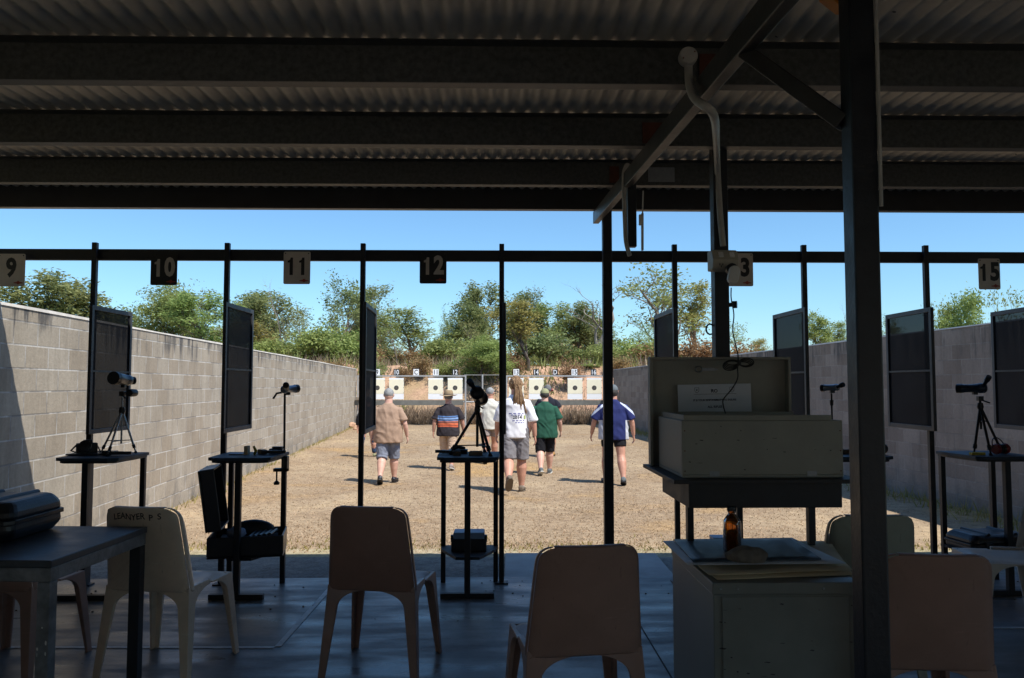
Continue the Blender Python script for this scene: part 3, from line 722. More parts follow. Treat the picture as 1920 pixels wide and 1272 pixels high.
def tree(px, top, wpx, y, kind, leaf, label, bark='bark', var=0, group=None, name=None, basepx=None, cat='tree'):
    tm, cm, h0, w0 = PROTO[kind][var % len(PROTO[kind])]
    p = at(px, 722, y); zt = at(px, top, y).z
    z0 = berm_h(p.x, y) if 32.5 < y < 52 else GZ
    if y >= 52 or abs(p.x) > 38: z0 = GZ
    if basepx: z0 = at(px, basepx, y).z
    H = zt-z0; Wd = wpx/1500*y
    r = thing(name or {'shrub':'shrub','dry':'dry_shrub','bare':'bare_tree'}.get(kind, 'leafy_tree'), label, cat, (p.x, y, z0), rnd.uniform(-.5,.5), group)
    s = (Wd/w0, Wd/w0, H/h0); r.scale = s
    def lk(me, nm, mt):
        key = (me.name, mt)
        if key not in LC:
            c = me.copy(); c.materials.clear(); c.materials.append(M[mt]); LC[key] = c
        o = bpy.data.objects.new(nm, LC[key]); col.objects.link(o); o.parent = r
    lk(tm, 'trunk' if kind not in ('shrub', 'dry') else 'stem', bark)
    if cm: lk(cm, 'crown' if kind not in ('shrub', 'dry') else 'foliage', leaf)
    return r
G1 = 'trees beyond the left wall'; G2 = 'trees on and behind the berm'; G3 = 'trees beyond the right wall'
T = [
 (15, 536, 130, 44, 'dense','leaf_olive','olive tree below number sign 9 at the left edge of the photo', G1),
 (92, 527, 125, 45, 'dense','leaf_dark','rounded dark olive tree just right of number sign 9', G1),
 (168, 536, 120, 46, 'dense','leaf_olive','olive tree behind the leftmost screen post', G1),
 (262, 536, 120, 46, 'euc','leaf_olive','loose olive tree left of number sign 10', G1),
 (312, 545, 110, 43, 'feather','leaf_mid','feathery green tree directly under number sign 10', G1),
 (338, 522, 90, 50, 'sparse','leaf_mid','thin airy tree rising right of number sign 10', G1),
 (376, 562, 100, 41, 'dense','leaf_bright','bright green rounded tree right of number sign 10', G1),
 (425, 566, 60, 47, 'euc','leaf_dark','slim tree behind the post left of number sign 11', G1),
 (470, 537, 110, 48, 'euc','leaf_dark','grey green tall loose tree left of number sign 11', G1),
 (515, 566, 95, 46, 'dense','leaf_dark','dark green tree behind the dead sapling under number sign 11', G1),
 (492, 612, 75, 41, 'euc','leaf_yellow','low yellow green tree above the left wall near the dead sapling', G1),
 (622, 513, 125, 47, 'euc','leaf_dark','tallest leafy eucalypt between number signs 11 and 12', G2),
 (668, 530, 85, 49, 'euc','leaf_olive','olive right half of the tall clump between signs 11 and 12', G2),
 (722, 575, 70, 47, 'euc','leaf_olive','olive tree just right of the edge-on screen', G2),
 (785, 588, 105, 46, 'euc','leaf_mid','mid green spreading tree under number sign 12', G2),
 (826, 588, 34, 48, 'euc','leaf_mid','narrow tree top poking up right of number sign 12', G2),
 (848, 612, 80, 46, 'dense','leaf_mid','low green tree between the narrow top and the dark tall tree', G2),
 (884, 570, 70, 45, 'dense','leaf_dark','dark tree left of the tall one beside the centre post', G2),
 (915, 543, 80, 48, 'dense','leaf_dark','tall green tree just left of the centre post', G2),
 (960, 560, 80, 49, 'dense','leaf_dark','green tree just right of the centre post', G2),
 (995, 545, 34, 47, 'sparse','leaf_olive','thin leggy tree top above the yellow green tree', G2),
 (1035, 580, 85, 48, 'dense','leaf_mid','green tree behind and right of the yellow green tree', G2),
 (1075, 578, 80, 48, 'dense','leaf_dark','dark green tree behind the large bare tree', G2),
 (1115, 595, 80, 49, 'dense','leaf_mid','green tree left of the front post', G2),
 (1200, 520, 110, 47, 'sparse','leaf_olive','airy tall tree right of the front post', G3),
 (1262, 496, 150, 46, 'sparse','leaf_mid','widest and tallest airy tree left of the outlet column', G3),
 (1310, 540, 85, 48, 'euc','leaf_yellow','yellowish sparse tree touching the outlet column', G3),
 (1392, 608, 60, 48, 'sparse','leaf_mid','small thin tree right of the outlet column', G3),
 (1432, 640, 45, 48, 'euc','leaf_yellow','low yellow tree above the cream box lid', G3),
 (1537, 594, 50, 40, 'dense','leaf_bright','small pale green tree right of the second right screen', G3),
 (1583, 612, 50, 42, 'euc','leaf_mid','small tree left of the big column', G3),
 (1662, 600, 50, 42, 'euc','leaf_mid','small tree directly right of the big column', G3),
 (1762, 572, 46, 30, 'sparse','leaf_mid','slender tree right of the large screen', G3),
 (1822, 562, 120, 30, 'feather','leaf_bright','wide bushy tree over the right wall under number sign 15', G3),
 (1888, 548, 60, 30, 'sparse','leaf_mid','wispy tree top right of number sign 15', G3),
]
for i, (px, top, w, y, k, lf, lb, g) in enumerate(T): tree(px, top-8, w*(1.08 if px < 560 else 1.0), y, k, lf, lb, 'bark' if k != 'dense' else 'bark_dark', i, g)
tree(990, 566, 92, 37.6, 'euc', 'leaf_yellow', 'yellow green tree with dark trunks on the berm right of the centre post', 'bark_dark', 2, G2, basepx=700)
tree(908, 632, 100, 36.0, 'feather', 'leaf_bright', 'feathery bright green tree on the berm behind the number 12 tripod', 'bark_dark', 1, G2, basepx=735)
tree(534, 520, 40, 42, 'bare', None, 'dead leafless sapling under number sign 11', 'bark_dead', 0, G1)
tree(1092, 530, 115, 42, 'bare', None, 'large bare grey tree left of the front post', 'bark_dead', 1, G2)
tree(1582, 556, 44, 44, 'bare', None, 'bare tree top left of the big column', 'bark_dead', 0, G3)
for i, (px, top, lb) in enumerate(((700,610,'thin sapling behind the edge-on screen'),(745,596,'thin sapling above board ten'),(868,600,'thin sapling between boards eleven and twelve on the bank top'),(1040,612,'thin sapling above board D'),(1125,600,'thin sapling touching the front post'),(1215,600,'thin sapling under the widest airy tree'),(545,575,'thin sapling just right of the dead sapling'),(445,560,'thin sapling left of the dead sapling'))):
    tree(px, top, 46, 41+i*.3, 'sparse', 'leaf_bright' if i%2 else 'leaf_olive', lb, 'bark', i, G2)
SH = 'shrubs along the top of the berm'
kinds = [('shrub','leaf_mid','mid green bushy shrub among the undergrowth on the berm'),('shrub','leaf_bright','bright green bushy shrub among the undergrowth on the berm'),
         ('shrub','leaf_dark','dark green bushy shrub among the undergrowth on the berm'),('dry','leaf_dry','dry brown shrub on the berm')]
tree(600, 612, 95, 40, 'shrub', 'leaf_bright', 'large bright green shrub above the far part of the left wall', 'bark', 0, SH, cat='shrub')
tree(660, 622, 80, 39.5, 'shrub', 'leaf_bright', 'bright green shrub left of the edge-on screen', 'bark', 1, SH, cat='shrub')
tree(1190, 628, 100, 41, 'shrub', 'leaf_bright', 'bright green shrub right of the front post', 'bark', 2, SH, cat='shrub')
tree(970, 668, 34, 37, 'dry', 'leaf_dry', 'dark dry shrub at the foot of the yellow green tree', 'bark_dark', 0, SH, cat='shrub')
WHERE = ['at the far left above the wall','under the first sign above the wall','behind the leftmost screen','left of the second sign above the wall','under the second sign above the wall',
 'beside the second screen, left','beside the second screen, right','under the third sign above the wall','left of the tallest clump above the wall end','below the tallest clump',
 'right of the tallest clump','behind the edge-on screen','above board nine','above board ten','above board C','above board eleven','above board twelve','right of the left rack',
 'left of the centre post','above the dreadlocked head','above board fourteen','above board D','above board fifteen','beside the front post','right of the front post','below the widest airy tree','left of the outlet column','right of the outlet column','above the box lid']
used = {}
ADJ = ['', 'broad ', 'small ', 'ragged ', 'squat ']
for i in range(34):
    px = 20 + i*41 + rnd.uniform(-12, 12); y = rnd.uniform(40, 44)
    if px > 1400: continue
    dryp = px > 1180 or rnd.random() < .22
    k, lf, lb = kinds[3] if dryp else kinds[rnd.choice((0,0,1,2))]
    top = rnd.uniform(618, 655) if not dryp else rnd.uniform(634, 655)
    wh = WHERE[min(len(WHERE)-1, int(px/1400*len(WHERE)))]; c = {'leaf_mid':'mid green','leaf_bright':'bright green','leaf_dark':'dark green','leaf_dry':'dry brown'}[lf]
    q = used.get((wh, c), 0); used[(wh, c)] = q+1
    tree(px, top, rnd.uniform(60, 95), y, k, lf, ADJ[q] + c + ' shrub on the berm crest ' + wh, 'bark', i, SH, cat='shrub')
for i in range(14):
    px = 560+i*46+rnd.uniform(-15,15); y = rnd.uniform(36.0, 39)
    k, lf, lb = kinds[3] if i % 3 else kinds[0]
    wh = WHERE[min(len(WHERE)-1, int(px/1400*len(WHERE)))]; c = 'dry brown' if i % 3 else 'green'
    q = used.get((wh, c, 2), 0); used[(wh, c, 2)] = q+1
    tree(px, rnd.uniform(662, 684), rnd.uniform(30, 50), y, k, lf, ADJ[q] + 'low ' + c + ' bush on the berm slope ' + wh, 'bark', i+1, SH, cat='shrub')
BK = [(130,570),(245,580),(400,600),(556,592),(690,600),(760,622),(935,590),(1060,610),(1140,612),(1230,590)]
for i, (px, top) in enumerate(BK):
    wh = ['far left','left'][i%2]
    tree(px, top, 85, 52+rnd.uniform(0,2), ('euc','dense','euc')[i%3], ('leaf_mid','leaf_dark','leaf_olive')[i%3], 'farther back ' + ('loose','dense','open')[i%3] + ' tree filling the gap ' + WHERE[min(len(WHERE)-1, int(px/1400*len(WHERE)))] + (' once more' if i and int(BK[i-1][0]/1400*len(WHERE)) == int(px/1400*len(WHERE)) else ''), 'bark', i+2, 'farther trees behind the berm')
# distant wood closing the gaps low between the trunks
pts_v = []; pts_f = []; rw = random.Random(11)
for i in range(19000):
    a = rw.uniform(-46, 46); y = rw.uniform(54, 62); top = 3.0+1.3*noise.noise(Vector((a*.13, 2, 0)))+.8*noise.noise(Vector((a*.5, 5, 0)))
    if a > 9: top -= min(2.6, (a-9)*.25)
    z = rw.uniform(-.1, 1)**.8 * top if rw.random() < .9 else rw.uniform(0, top)
    p = Vector((a, y, abs(z) if not isinstance(z, complex) else 1)); d1 = Vector((rw.gauss(0,1), rw.gauss(0,1), rw.gauss(0,1))).normalized(); d2 = d1.cross(Vector((rw.gauss(0,1), rw.gauss(0,1), rw.gauss(0,1)))).normalized()
    k = len(pts_v); s_ = rw.uniform(.12, .3); pts_v += [p-d1*s_, p+d2*s_*.5, p+d1*s_, p-d2*s_*.5]; pts_f.append((k,k+1,k+2,k+3))
me = bpy.data.meshes.new('distant_wood'); me.from_pydata([tuple(v) for v in pts_v], [], pts_f); me.materials.append(M['leaf_olive'])
o = bpy.data.objects.new('distant_wood', me); col.objects.link(o); tag(o, 'far low wood seen between the trunks beyond the berm', 'wood', kind='stuff')
# ------------------------------------------------------------------ plastic chairs
def backy(x, z):                       # rear surface of the backrest (the side the camera sees)
    t = (z-.44)/.44
    return -.012 - .075*t - .030*(1-min(1, (x/.21)**2))*min(1, t*2.5+.25)
def hw(z):
    t = (z-.44)/.44; return .232 - .036*t
CHAIR_N = [0]
def make_chair(mt, label, seed=0):
    r = thing('plastic_chair', label, 'chair', (0,0,0), 0, 'plastic chairs in the shed')
    # backrest: shell with rounded top corners and a forward rolled rim
    mb = MB(); nu = 18; ZR = [.445+.38*i/10 for i in range(11)]+[.825+.055*math.sin(R(a)) for a in (18,34,48,60,70,79,86,90)]; nv = len(ZR)-1; rows = []
    for j in range(nv+1):
        z = ZR[j]; top = .88; w = hw(z)
        if z > top-.055: w -= .055 - math.sqrt(max(0, .055**2-(z-top+.055)**2))
        rows.append([(x, backy(x, z) + (.016 if abs(x) > hw(z)*.93 else 0), z) for x in [w*(-1+2*i/nu) for i in range(nu+1)]])
    w = hw(.88)-.055
    rows.append([(x, backy(x, .88)+.018, .887) for x in [w*(-1+2*i/nu) for i in range(nu+1)]])
    rows.append([(x, backy(x, .88)+.040, .880) for x in [w*(-1+2*i/nu) for i in range(nu+1)]])
    N = nu+1
    mb.add([p for q in rows for p in q], [(j*N+i, j*N+i+1, (j+1)*N+i+1, (j+1)*N+i) for j in range(len(rows)-1) for i in range(nu)])
    for s in (-1, 1):                  # side rims
        rim = []
        for j in range(nv+1):
            z = ZR[j]; w = hw(z)
            if z > .825: w -= .055 - math.sqrt(max(0, .055**2-(z-.825)**2))
            y = backy(w, z)+.016; rim.append([(s*w, y, z), (s*(w+.004), y+.022, z), (s*(w-.002), y+.046-.03*max(0,(z-.8)/.08), z)])
        v = [p for q in rim for p in q]; f = [(j*3+i, j*3+i+1, j*3+i+4, j*3+i+3) for j in range(nv) for i in range(2)]
        if s > 0: f = [q[::-1] for q in f]
        mb.add(v, f)
    o = mb.build('backrest', mt, r, smooth=True); md = o.modifiers.new('solid', 'SOLIDIFY'); md.thickness = .006; md.offset = 0
    md = o.modifiers.new('sub', 'SUBSURF'); md.levels = 1; md.render_levels = 1
    # seat: dished, front edge rolled down
    mb = MB(); nu, nv = 12, 14; rows = []
    for j in range(nv+1):
        t = j/nv; y = -.02+.45*t; z0 = .455 + .012*t - (.03*((t-.86)/.14)**2 if t > .86 else 0)
        ww = .232 - .012*t
        rows.append([(ww*(-1+2*i/nu), y, z0 - .022*(1-(-1+2*i/nu)**2)*math.sin(math.pi*min(1,t*1.05)) - (.014 if i in (0, nu) else 0)) for i in range(nu+1)])
    N = nu+1
    mb.add([p for q in rows for p in q], [(j*N+i, j*N+i+1, (j+1)*N+i+1, (j+1)*N+i) for j in range(nv) for i in range(nu)])
    o = mb.build('seat', mt, r, smooth=True); md = o.modifiers.new('solid', 'SOLIDIFY'); md.thickness = .008; md.offset = 0
    md = o.modifiers.new('sub', 'SUBSURF'); md.levels = 1; md.render_levels = 1
    # legs: tapered L sections flaring into arches below seat and back
    for rear in (1, 0):
        for s in (-1, 1):
            mb = MB(); rings = []
            zt = .470 if rear else .455
            for z in (0, .02, .12, .24, .365, .383, .398, .411, .421, .429, .436, .442, .446, zt):
                X = .262 - .030*(z/.46); Y = (-.062+.050*(z/.46)) if rear else (.470-.045*(z/.46))
                q = min(1, z/.446); fl = 0 if z < .365 else ((z-.365)/.081)
                a = 1-math.sqrt(max(0, 1-min(1, fl)**2))
                wx = .036+.030*q + a*.150; wy = .040+.030*q + a*.140; th = .013+.010*q
                sy = 1 if rear else -1
                pl = [(0,0),(wx,0),(wx,th),(th,th),(th,wy),(0,wy)]
                ring = [Vector((s*(X-px_), Y+sy*py_, z)) for px_, py_ in pl]
                if s*sy > 0: ring = ring[::-1]
                rings.append(ring)
            mb.loft(rings); mb.build('leg', mt, r, bevel=.003)
    return r
c_b = make_chair('chair_brown', 'brown plastic chair in the middle, seen from behind with its seat showing on the right')
def chair(x, y, rz, mt, label, first=None):
    if first is not None: c = first
    else:
        c = copy_tree(c_b)
        for ch in c.children:
            key = ('ch', ch.data.name, mt)
            if mt != 'chair_brown':
                if key not in LC: d = ch.data.copy(); d.materials[0] = M[mt]; LC[key] = d
                ch.data = LC[key]
    c.location = (x, y, 0.0); c.rotation_euler.z = R(rz); c['label'] = label; return c
chair(-.722, 4.18, -8.5, 'chair_brown', 'brown plastic chair in the middle, seen from behind with its seat showing on the right', c_b)
cl = chair(-1.865, 4.17, -9, 'chair_cream', 'cream plastic chair with marker pen writing across the top of its back')
chair(.285, 3.20, 9, 'chair_brown', 'brown plastic chair in front of the thick black post, left of the metal cabinet')
chair(1.555, 3.04, -4, 'chair_brown', 'brown plastic chair right of the big dark column')
chair(1.715, 3.92, 0, 'chair_green', 'grey green plastic chair half hidden behind the big dark column')
chair(3.22, 4.93, 82, 'chair_white', 'dirty white plastic chair at the right edge, turned sideways')
chair(-2.68, 4.18, -5, 'chair_brown', 'brown plastic chair behind the table, only its legs showing')
for word_, wx_ in (('LEANYER', -.045), ('P', .075), ('S', .118)): text('writing', word_, .043, 'marker', cl, Matrix.Translation((wx_, 0, .838)) @ UP, .0006, 1.0, .0004,
     proj=lambda p: Vector((p.x, backy(p.x, p.z)-.0055+p.y*.2, p.z + .004*math.sin(p.x*60))))

# ------------------------------------------------------------------ shooting stands
FYW = 6.2
stand0 = thing('shooting_stand', '', 'stand', (0,0,0), 0, 'shooting stands along the firing line')
def octo(wr, wf, d, c):                # plan: rear edge (far) wr wide, front edge wf wide
    return [(-wr/2, .03), (wr/2, .03), (wr/2, -d*.45), (wf/2, -d+c*.2), (wf/2-c, -d-.03), (-wf/2+c, -d-.03), (-wf/2, -d+c*.2), (-wr/2, -d*.45)]
mb = MB(); mb.prism(octo(.46,.44,.46,.06), (0,0,.975), (1,0,0), (0,1,0), .022); mb.build('table_top', 'blue_mat', stand0, bevel=.002)
mb = MB(); mb.prism(octo(.43,.40,.44,.05), (0,0,.955), (1,0,0), (0,1,0), .016); mb.build('top_frame', 'black_steel', stand0)
for sx in (-.2, .2):
    mb = MB(); mb.bx(sx-.018, sx+.018, -.018, .018, 0, .947); mb.build('leg', 'black_steel', stand0, bevel=.002)
mb = MB(); mb.bx(-.021, .021, -.46-.02, -.46+.02, .035, .947); mb.build('leg', 'black_steel', stand0, bevel=.002)
mb = MB(); mb.bx(-.19, .19, -.46-.021, -.46+.021, 0, .036); mb.build('foot_bar', 'black_steel', stand0, bevel=.002)
mb = MB(); mb.prism([(-.22,.02),(.22,.02),(.20,-.14),(.085,-.42),(-.085,-.42),(-.20,-.14)], (0,0,.265), (1,0,0), (0,1,0), .02); mb.build('lower_shelf', 'dark_ply', stand0, bevel=.002)
STN = {}
def stand(x, label, rz=1.15, first=False, key=None):
    o = stand0 if first else copy_tree(stand0)
    u = x/6.2; x = 6.2*u/(1-.02*u); o.location = (x, 6.2 + x*.02, 0); o.rotation_euler.z = R(rz); o['label'] = label; STN[key] = o.location.copy(); return o
stand(-3.04, 'leftmost black shooting stand, carrying a telescope on a silver tripod', 1.15, True, 10)
stand(-1.955, 'shooting stand with a large open black case on its lower shelf', 1.15, False, 11)
stand(-.325, 'shooting stand left of the centre post, black tripod on top', 1.15, False, 12)
stand(1.55, 'shooting stand hidden behind the cream box, only its legs showing', 1.15, False, 13)
stand(2.50, 'shooting stand mostly hidden behind the big dark column', 1.15, False, 14)
stand(3.50, 'rightmost shooting stand with red ear muffs on its top', 3, False, 15)
ZT = .987      # top of a stand
ZS = .276      # top of its lower shelf

# ------------------------------------------------------------------ scopes and tripods
def scope(p0, p1, r0, r1, e0, e1, re_, mt, label, mt2='scope_black'):
    p0, p1, e0, e1 = Vector(p0), Vector(p1), Vector(e0), Vector(e1)   # p0 objective end
    r = thing('spotting_scope', label, 'telescope', (p0+p1)/2); c = r.location
    mb = MB(); mb.lathe([(0,r0*.9),(.01,r0),(.22,r0),(.24,r0*.94),(.5,r0*.93),(.72,r1*1.05),(.75,r1*1.12),(.93,r1*1.1),(1,r1*.7)], p0-c, p1-c, 20); mb.build('body', mt, r, smooth=True)
    mb = MB(); mb.lathe([(0,r0*1.06),(1,r0*1.06)], p0-c-(p1-p0)*.02, p0-c+(p1-p0)*.17, 20); mb.build('hood', mt2, r, smooth=True)
    mb = MB(); mb.lathe([(0,re_*.8),(.5,re_*.85),(.52,re_*1.15),(.95,re_*1.15),(1,re_)], e0-c, e1-c, 16); mb.build('eyepiece', mt2, r, smooth=True)
    mb = MB(); mid = (p0*.4+p1*.6)-c; mb.box(mid+Vector((0,0,-max(r0,r1)-.004)), (.03,.03,.02)); mb.build('mount', mt2, r, bevel=.002)
    return r
def tripod(apex, feet, zc, zs, mt, label, head_top, rl=.008, mtj='scope_black', name='tripod', cat='tripod'):
    apex = Vector(apex); feet = [Vector(f) for f in feet]; base = Vector((apex.x, apex.y, feet[0].z))
    r = thing(name, label, cat, base); c = base
    for f in feet:
        d = (f-apex).normalized(); k = apex.lerp(f, .84); mb = MB()
        mb.tube([apex-c, k-c], rl, 8); mb.tube([apex.lerp(f,.5)-c, f-c], rl*.72, 8); lg = mb.build('leg', mt, r, smooth=True)
        mb = MB(); mb.tube([apex.lerp(f,.80)-c, apex.lerp(f,.88)-c], rl*1.5, 8); mb.tube([apex.lerp(f,.96)-c, f-c], rl*1.35, 8); mb.build('joint', mtj, lg, smooth=True)
    mb = MB(); mb.tube([(0,0,zc-c.z), (0,0,head_top-.03-c.z)], rl*.9, 8); mb.build('centre_column', mt, r, smooth=True)
    mb = MB(); mb.lathe([(0,.018),(.4,.024),(1,.018)], (0,0,apex.z-c.z-.025), (0,0,apex.z-c.z+.025), 12); mb.build('crown_joint', mtj, r, smooth=True)
    mb = MB()
    for f in feet:
        t = (apex.z-zs)/(apex.z-f.z); q = apex.lerp(f, t); mb.tube([(0,0,zs-c.z-.0), q-c], rl*.45, 6)
    mb.build('spreader', mtj, r)
    mb = MB(); mb.box((0,0,head_top-.022-c.z), (.036,.04,.036)); mb.tube([(0,0,head_top-.03-c.z), (.045,-.05,head_top-.055-c.z)], .006, 8); mb.build('pan_head', mtj, r, bevel=.003)
    return r
# left stand: silver tripod with dark telescope
T1 = at(229, 770, 6.02)
f1 = [on(196, 838, ZT), on(234, 846, ZT), on(248.5, 841, ZT)]
f1 = [Vector((f.x, f.y, ZT)) for f in (Vector((on(195,842,ZT))), Vector((T1.x+.01, 5.80, ZT)), Vector((T1.x+.085, 6.08, ZT)))]
f1[0] = Vector((T1.x-.135, 5.98, ZT))
hz = at(229, 733, 6.02).z
tripod(T1, f1, at(229,832,6.02).z, at(229,826,6.02).z, 'silver', 'silver legged tripod on the leftmost stand', hz)
p0 = at(213, 709, 5.93); p1 = at(244, 714, 6.14)
sc = scope(p0, p1, .046, .036, p1+Vector((0,.0,0)), p1+Vector((.02,.03,-.0)), .026, 'scope_blue', 'fat dark telescope on the silver tripod of the leftmost stand')
mb = MB(); q = at(246, 737, 6.05)-sc.location; mb.lathe([(0,.026),(.3,.03),(1,.028)], q+Vector((0,-.03,0)), q+Vector((.01,.04,0)), 16); mb.build('finder', 'scope_black', sc, smooth=True)
# second stand: small scope on a clamp rod
q0 = at(534, 738, 6.1); q1 = at(533, 858, 6.1)
rd = thing('clamp_stand', 'thin black rod clamped to the second stand, holding a small telescope', 'scope stand', (q1.x, q1.y, q1.z))
mb = MB(); mb.tube([(0,0,-.10), (q0.x-q1.x, 0, q0.z-q1.z-.0)], .0085, 10); mb.build('rod', 'scope_black', rd, smooth=True)
mb = MB(); mb.bx(-.075, .03, -.03, .03, -.105, -.08); mb.bx(.008, .03, -.03, .03, -.105, .01); mb.build('clamp', 'scope_black', rd, bevel=.003)
mb = MB(); mb.tube([(-.055,0,-.19),(-.055,0,-.10)], .0065, 8); mb.lathe([(0,.02),(.5,.024),(1,.01)], (-.055,0,-.205), (-.055,0,-.175), 12); mb.build('screw', 'scope_black', rd, smooth=True)
mb = MB(); mb.tube([(-.01,-.01,.44+.04),(-.06,-.02,.44+.03),(-.085,-.02,.44-.01)], .008, 8); o = mb.build('handle', 'scope_black', rd, smooth=True); o.location.z = (q0.z-q1.z)-.47
scope(at(557, 729, 6.14), at(529, 731, 6.0), .030, .026, at(538,728,5.98), at(536,722,5.88), .020, 'silver', 'small silver ended telescope on the clamp rod of the second stand')
# centre stand: black tripod, big black scope
T3 = at(895, 768, 5.98)
f3 = [Vector((T3.x-.20, 5.93, ZT)), Vector((T3.x+.105, 5.80, ZT)), Vector((T3.x+.05, 6.16, ZT))]
tripod(T3, f3, at(895,838,5.98).z, at(895,835,5.98).z, 'scope_black', 'black tripod on the stand left of the centre post', at(893,752,5.98).z, .0115)
scope(at(902, 748, 6.10), at(893, 735, 5.88), .052, .046, at(889,728,5.90), at(879,714,5.84), .021, 'scope_black', 'big black telescope with raised eyepiece on the black tripod left of the centre post')
# right: pale scope on a rod
q0 = at(1559, 738, 6.05)
rd = thing('scope_rod', 'thin black rod rising behind the cream box with a pale telescope', 'scope stand', (q0.x, q0.y, ZT))
mb = MB(); mb.tube([(0,0,0),(0,0,q0.z-ZT)], .007, 8); mb.lathe([(0,.012),(1,.014)], (0,0,q0.z-ZT-.09), (0,0,q0.z-ZT-.05), 10); mb.build('rod', 'scope_black', rd, smooth=True)
mb = MB()
for a in (0, 120, 240): mb.tube([(0,0,.10),(.10*math.cos(R(a)), .10*math.sin(R(a)), .004)], .006, 6)
mb.build('foot', 'scope_black', rd, smooth=True)
scope(at(1541, 728, 6.1), at(1573, 727, 6.0), .026, .024, at(1570,726,5.98), at(1582,721,5.93), .016, 'silver', 'pale telescope against the shaded wall between cream box and big column')
# rightmost stand
T5 = at(1838, 762, 6.05)
f5 = [Vector((T5.x-.10, 5.98, ZT)), Vector((T5.x-.045, 5.86, ZT)), Vector((T5.x+.155, 6.05, ZT))]
tripod(T5, f5, at(1838,820,6.05).z+.06, at(1838,790,6.05).z, 'scope_black', 'black tripod on the rightmost stand', at(1838,742,6.05).z, .010)
scope(at(1795, 729, 6.12), at(1850, 728, 5.98), .033, .034, at(1845,722,5.98), at(1855,706,5.92), .017, 'scope_blue', 'dark blue telescope on the black tripod of the rightmost stand')

# ------------------------------------------------------------------ small things on the stands
def pistol(x, y, z, rz, label, grip='bark_dark', tilt=0):
    r = thing('target_pistol', label, 'pistol', (x,y,z), R(rz), 'pistols lying on the stands'); r.rotation_euler.x = tilt
    mb = MB(); mb.bx(-.02,.15,-.011,.011,.03,.052); mb.build('slide', 'scope_black', r, bevel=.003)
    mb = MB(); mb.bx(-.03,.09,-.012,.012,.004,.0295); mb.build('frame', 'scope_black', r, bevel=.003)
    mb = MB(); mb.prism([(-.03,.02),(.015,.02),(.0,-.03),(-.015,-.08),(-.075,-.085),(-.06,-.03)], (0,0,.005), (1,0,0), (0,0,1), .032); mb.build('grip', grip, r, bevel=.006)
    mb = MB(); mb.tube([(.02,0,.002),(.028,0,-.02),(.05,0,-.022),(.06,0,.004)], .003, 6); mb.build('trigger_guard', 'scope_black', r)
    r.rotation_euler = (R(88)+tilt, 0, R(rz)); r.location.z = z+.018; return r
cx = thing('camera', 'black camera lying on the leftmost stand beside the tripod', 'camera', (at(163,835,5.95).x, 5.95, ZT), R(35))
mb = MB(); mb.bx(-.07,.07,-.03,.03,.002,.085); mb.bx(-.025,.035,-.028,.028,.085,.108); mb.build('body', 'case_black', cx, bevel=.008)
mb = MB(); mb.lathe([(0,.033),(.6,.036),(.62,.042),(.95,.042),(1,.03)], (-.01,-.03,.05), (-.03,-.125,.072), 18); mb.build('lens', 'scope_black', cx, smooth=True)
mb = MB(); mb.tube([(-.07,0,.07),(-.10,.03,.03),(-.06,.07,.012),(.02,.09,.01),(.10,.06,.012),(.07,0,.06)], .006, 6); mb.build('strap', 'cable', cx, smooth=True)
pistol(at(212,845,5.9).x, 5.86, ZT, 14, 'dark pistol lying before the silver tripod on the leftmost stand')
o = MB(); o.bx(-.21,.02,-.16,.16,0,.012); o = o.build('dark_mat', 'case_black', bevel=.003); o.location = (-3.03, 6.0, ZT+.0005); tag(o, 'black folded mat under the camera on the leftmost stand', 'mat')
# stand two
o = MB(); o.bx(-.014,.014,-.03,.03,0,.062); o.bx(-.035,.0,-.028,.028,0,.004); o = o.build('card_tent', 'manila', bevel=.002); o.location = (at(463,850,5.95).x, 5.95, ZT+.001); tag(o, 'small upright tan card on the second stand', 'card')
pistol(at(497,845,5.95).x, 5.97, ZT, 8, 'pistol with wooden grip lying on the second stand', 'bark')
o = MB(); o.tube([(0,0,.002),(.012,0,.03),(-.006,0,.065)], [.009,.012,.008], 6); o = o.build('safety_flag', 'yellow'); o.location = (at(481,840,5.95).x, 5.90, ZT); tag(o, 'yellow safety flag sticking up on the second stand', 'flag')
o = MB(); o.bx(-.05,.05,-.04,.04,0,.008); o = o.build('notebook', 'blue_plastic', bevel=.002); o.location = (at(440,850,5.9).x, 5.95, ZT+.0005); tag(o, 'pale folded paper lying on the second stand', 'paper')
o = MB(); o.bx(-.05,.05,-.03,.03,0,.035); o.bx(-.03,.045,-.02,.02,.035,.05); o = o.build('ammunition_box', 'case_black', bevel=.004); o.location = (at(512,840,5.97).x, 6.06, ZT+.0005); tag(o, 'small black box beside the rod on the second stand', 'box')
# centre stand
pistol(at(850,848,5.9).x, 5.93, ZT, 170, 'black pistol lying left of the black tripod legs')
o = MB(); o.bx(-.07,.07,-.05,.05,0,.03); o.tube([(-.05,-.02,.035),(0,.02,.045),(.05,0,.035)], .014, 8); o = o.build('gun_rug', 'case_black', bevel=.008); o.location = (at(858,845,5.98).x, 6.05, ZT+.0005); tag(o, 'crumpled black pouch left on the stand beside the black tripod', 'pouch')
o = MB(); o.bx(-.05,.05,-.035,.035,0,.024); o.bx(-.046,.046,-.031,.031,.024,.029); o = o.build('tin', 'bark', bevel=.003); o.location = (at(892,848,5.9).x, 5.90, ZT+.0005); tag(o, 'small flat brown tin under the black tripod', 'tin')
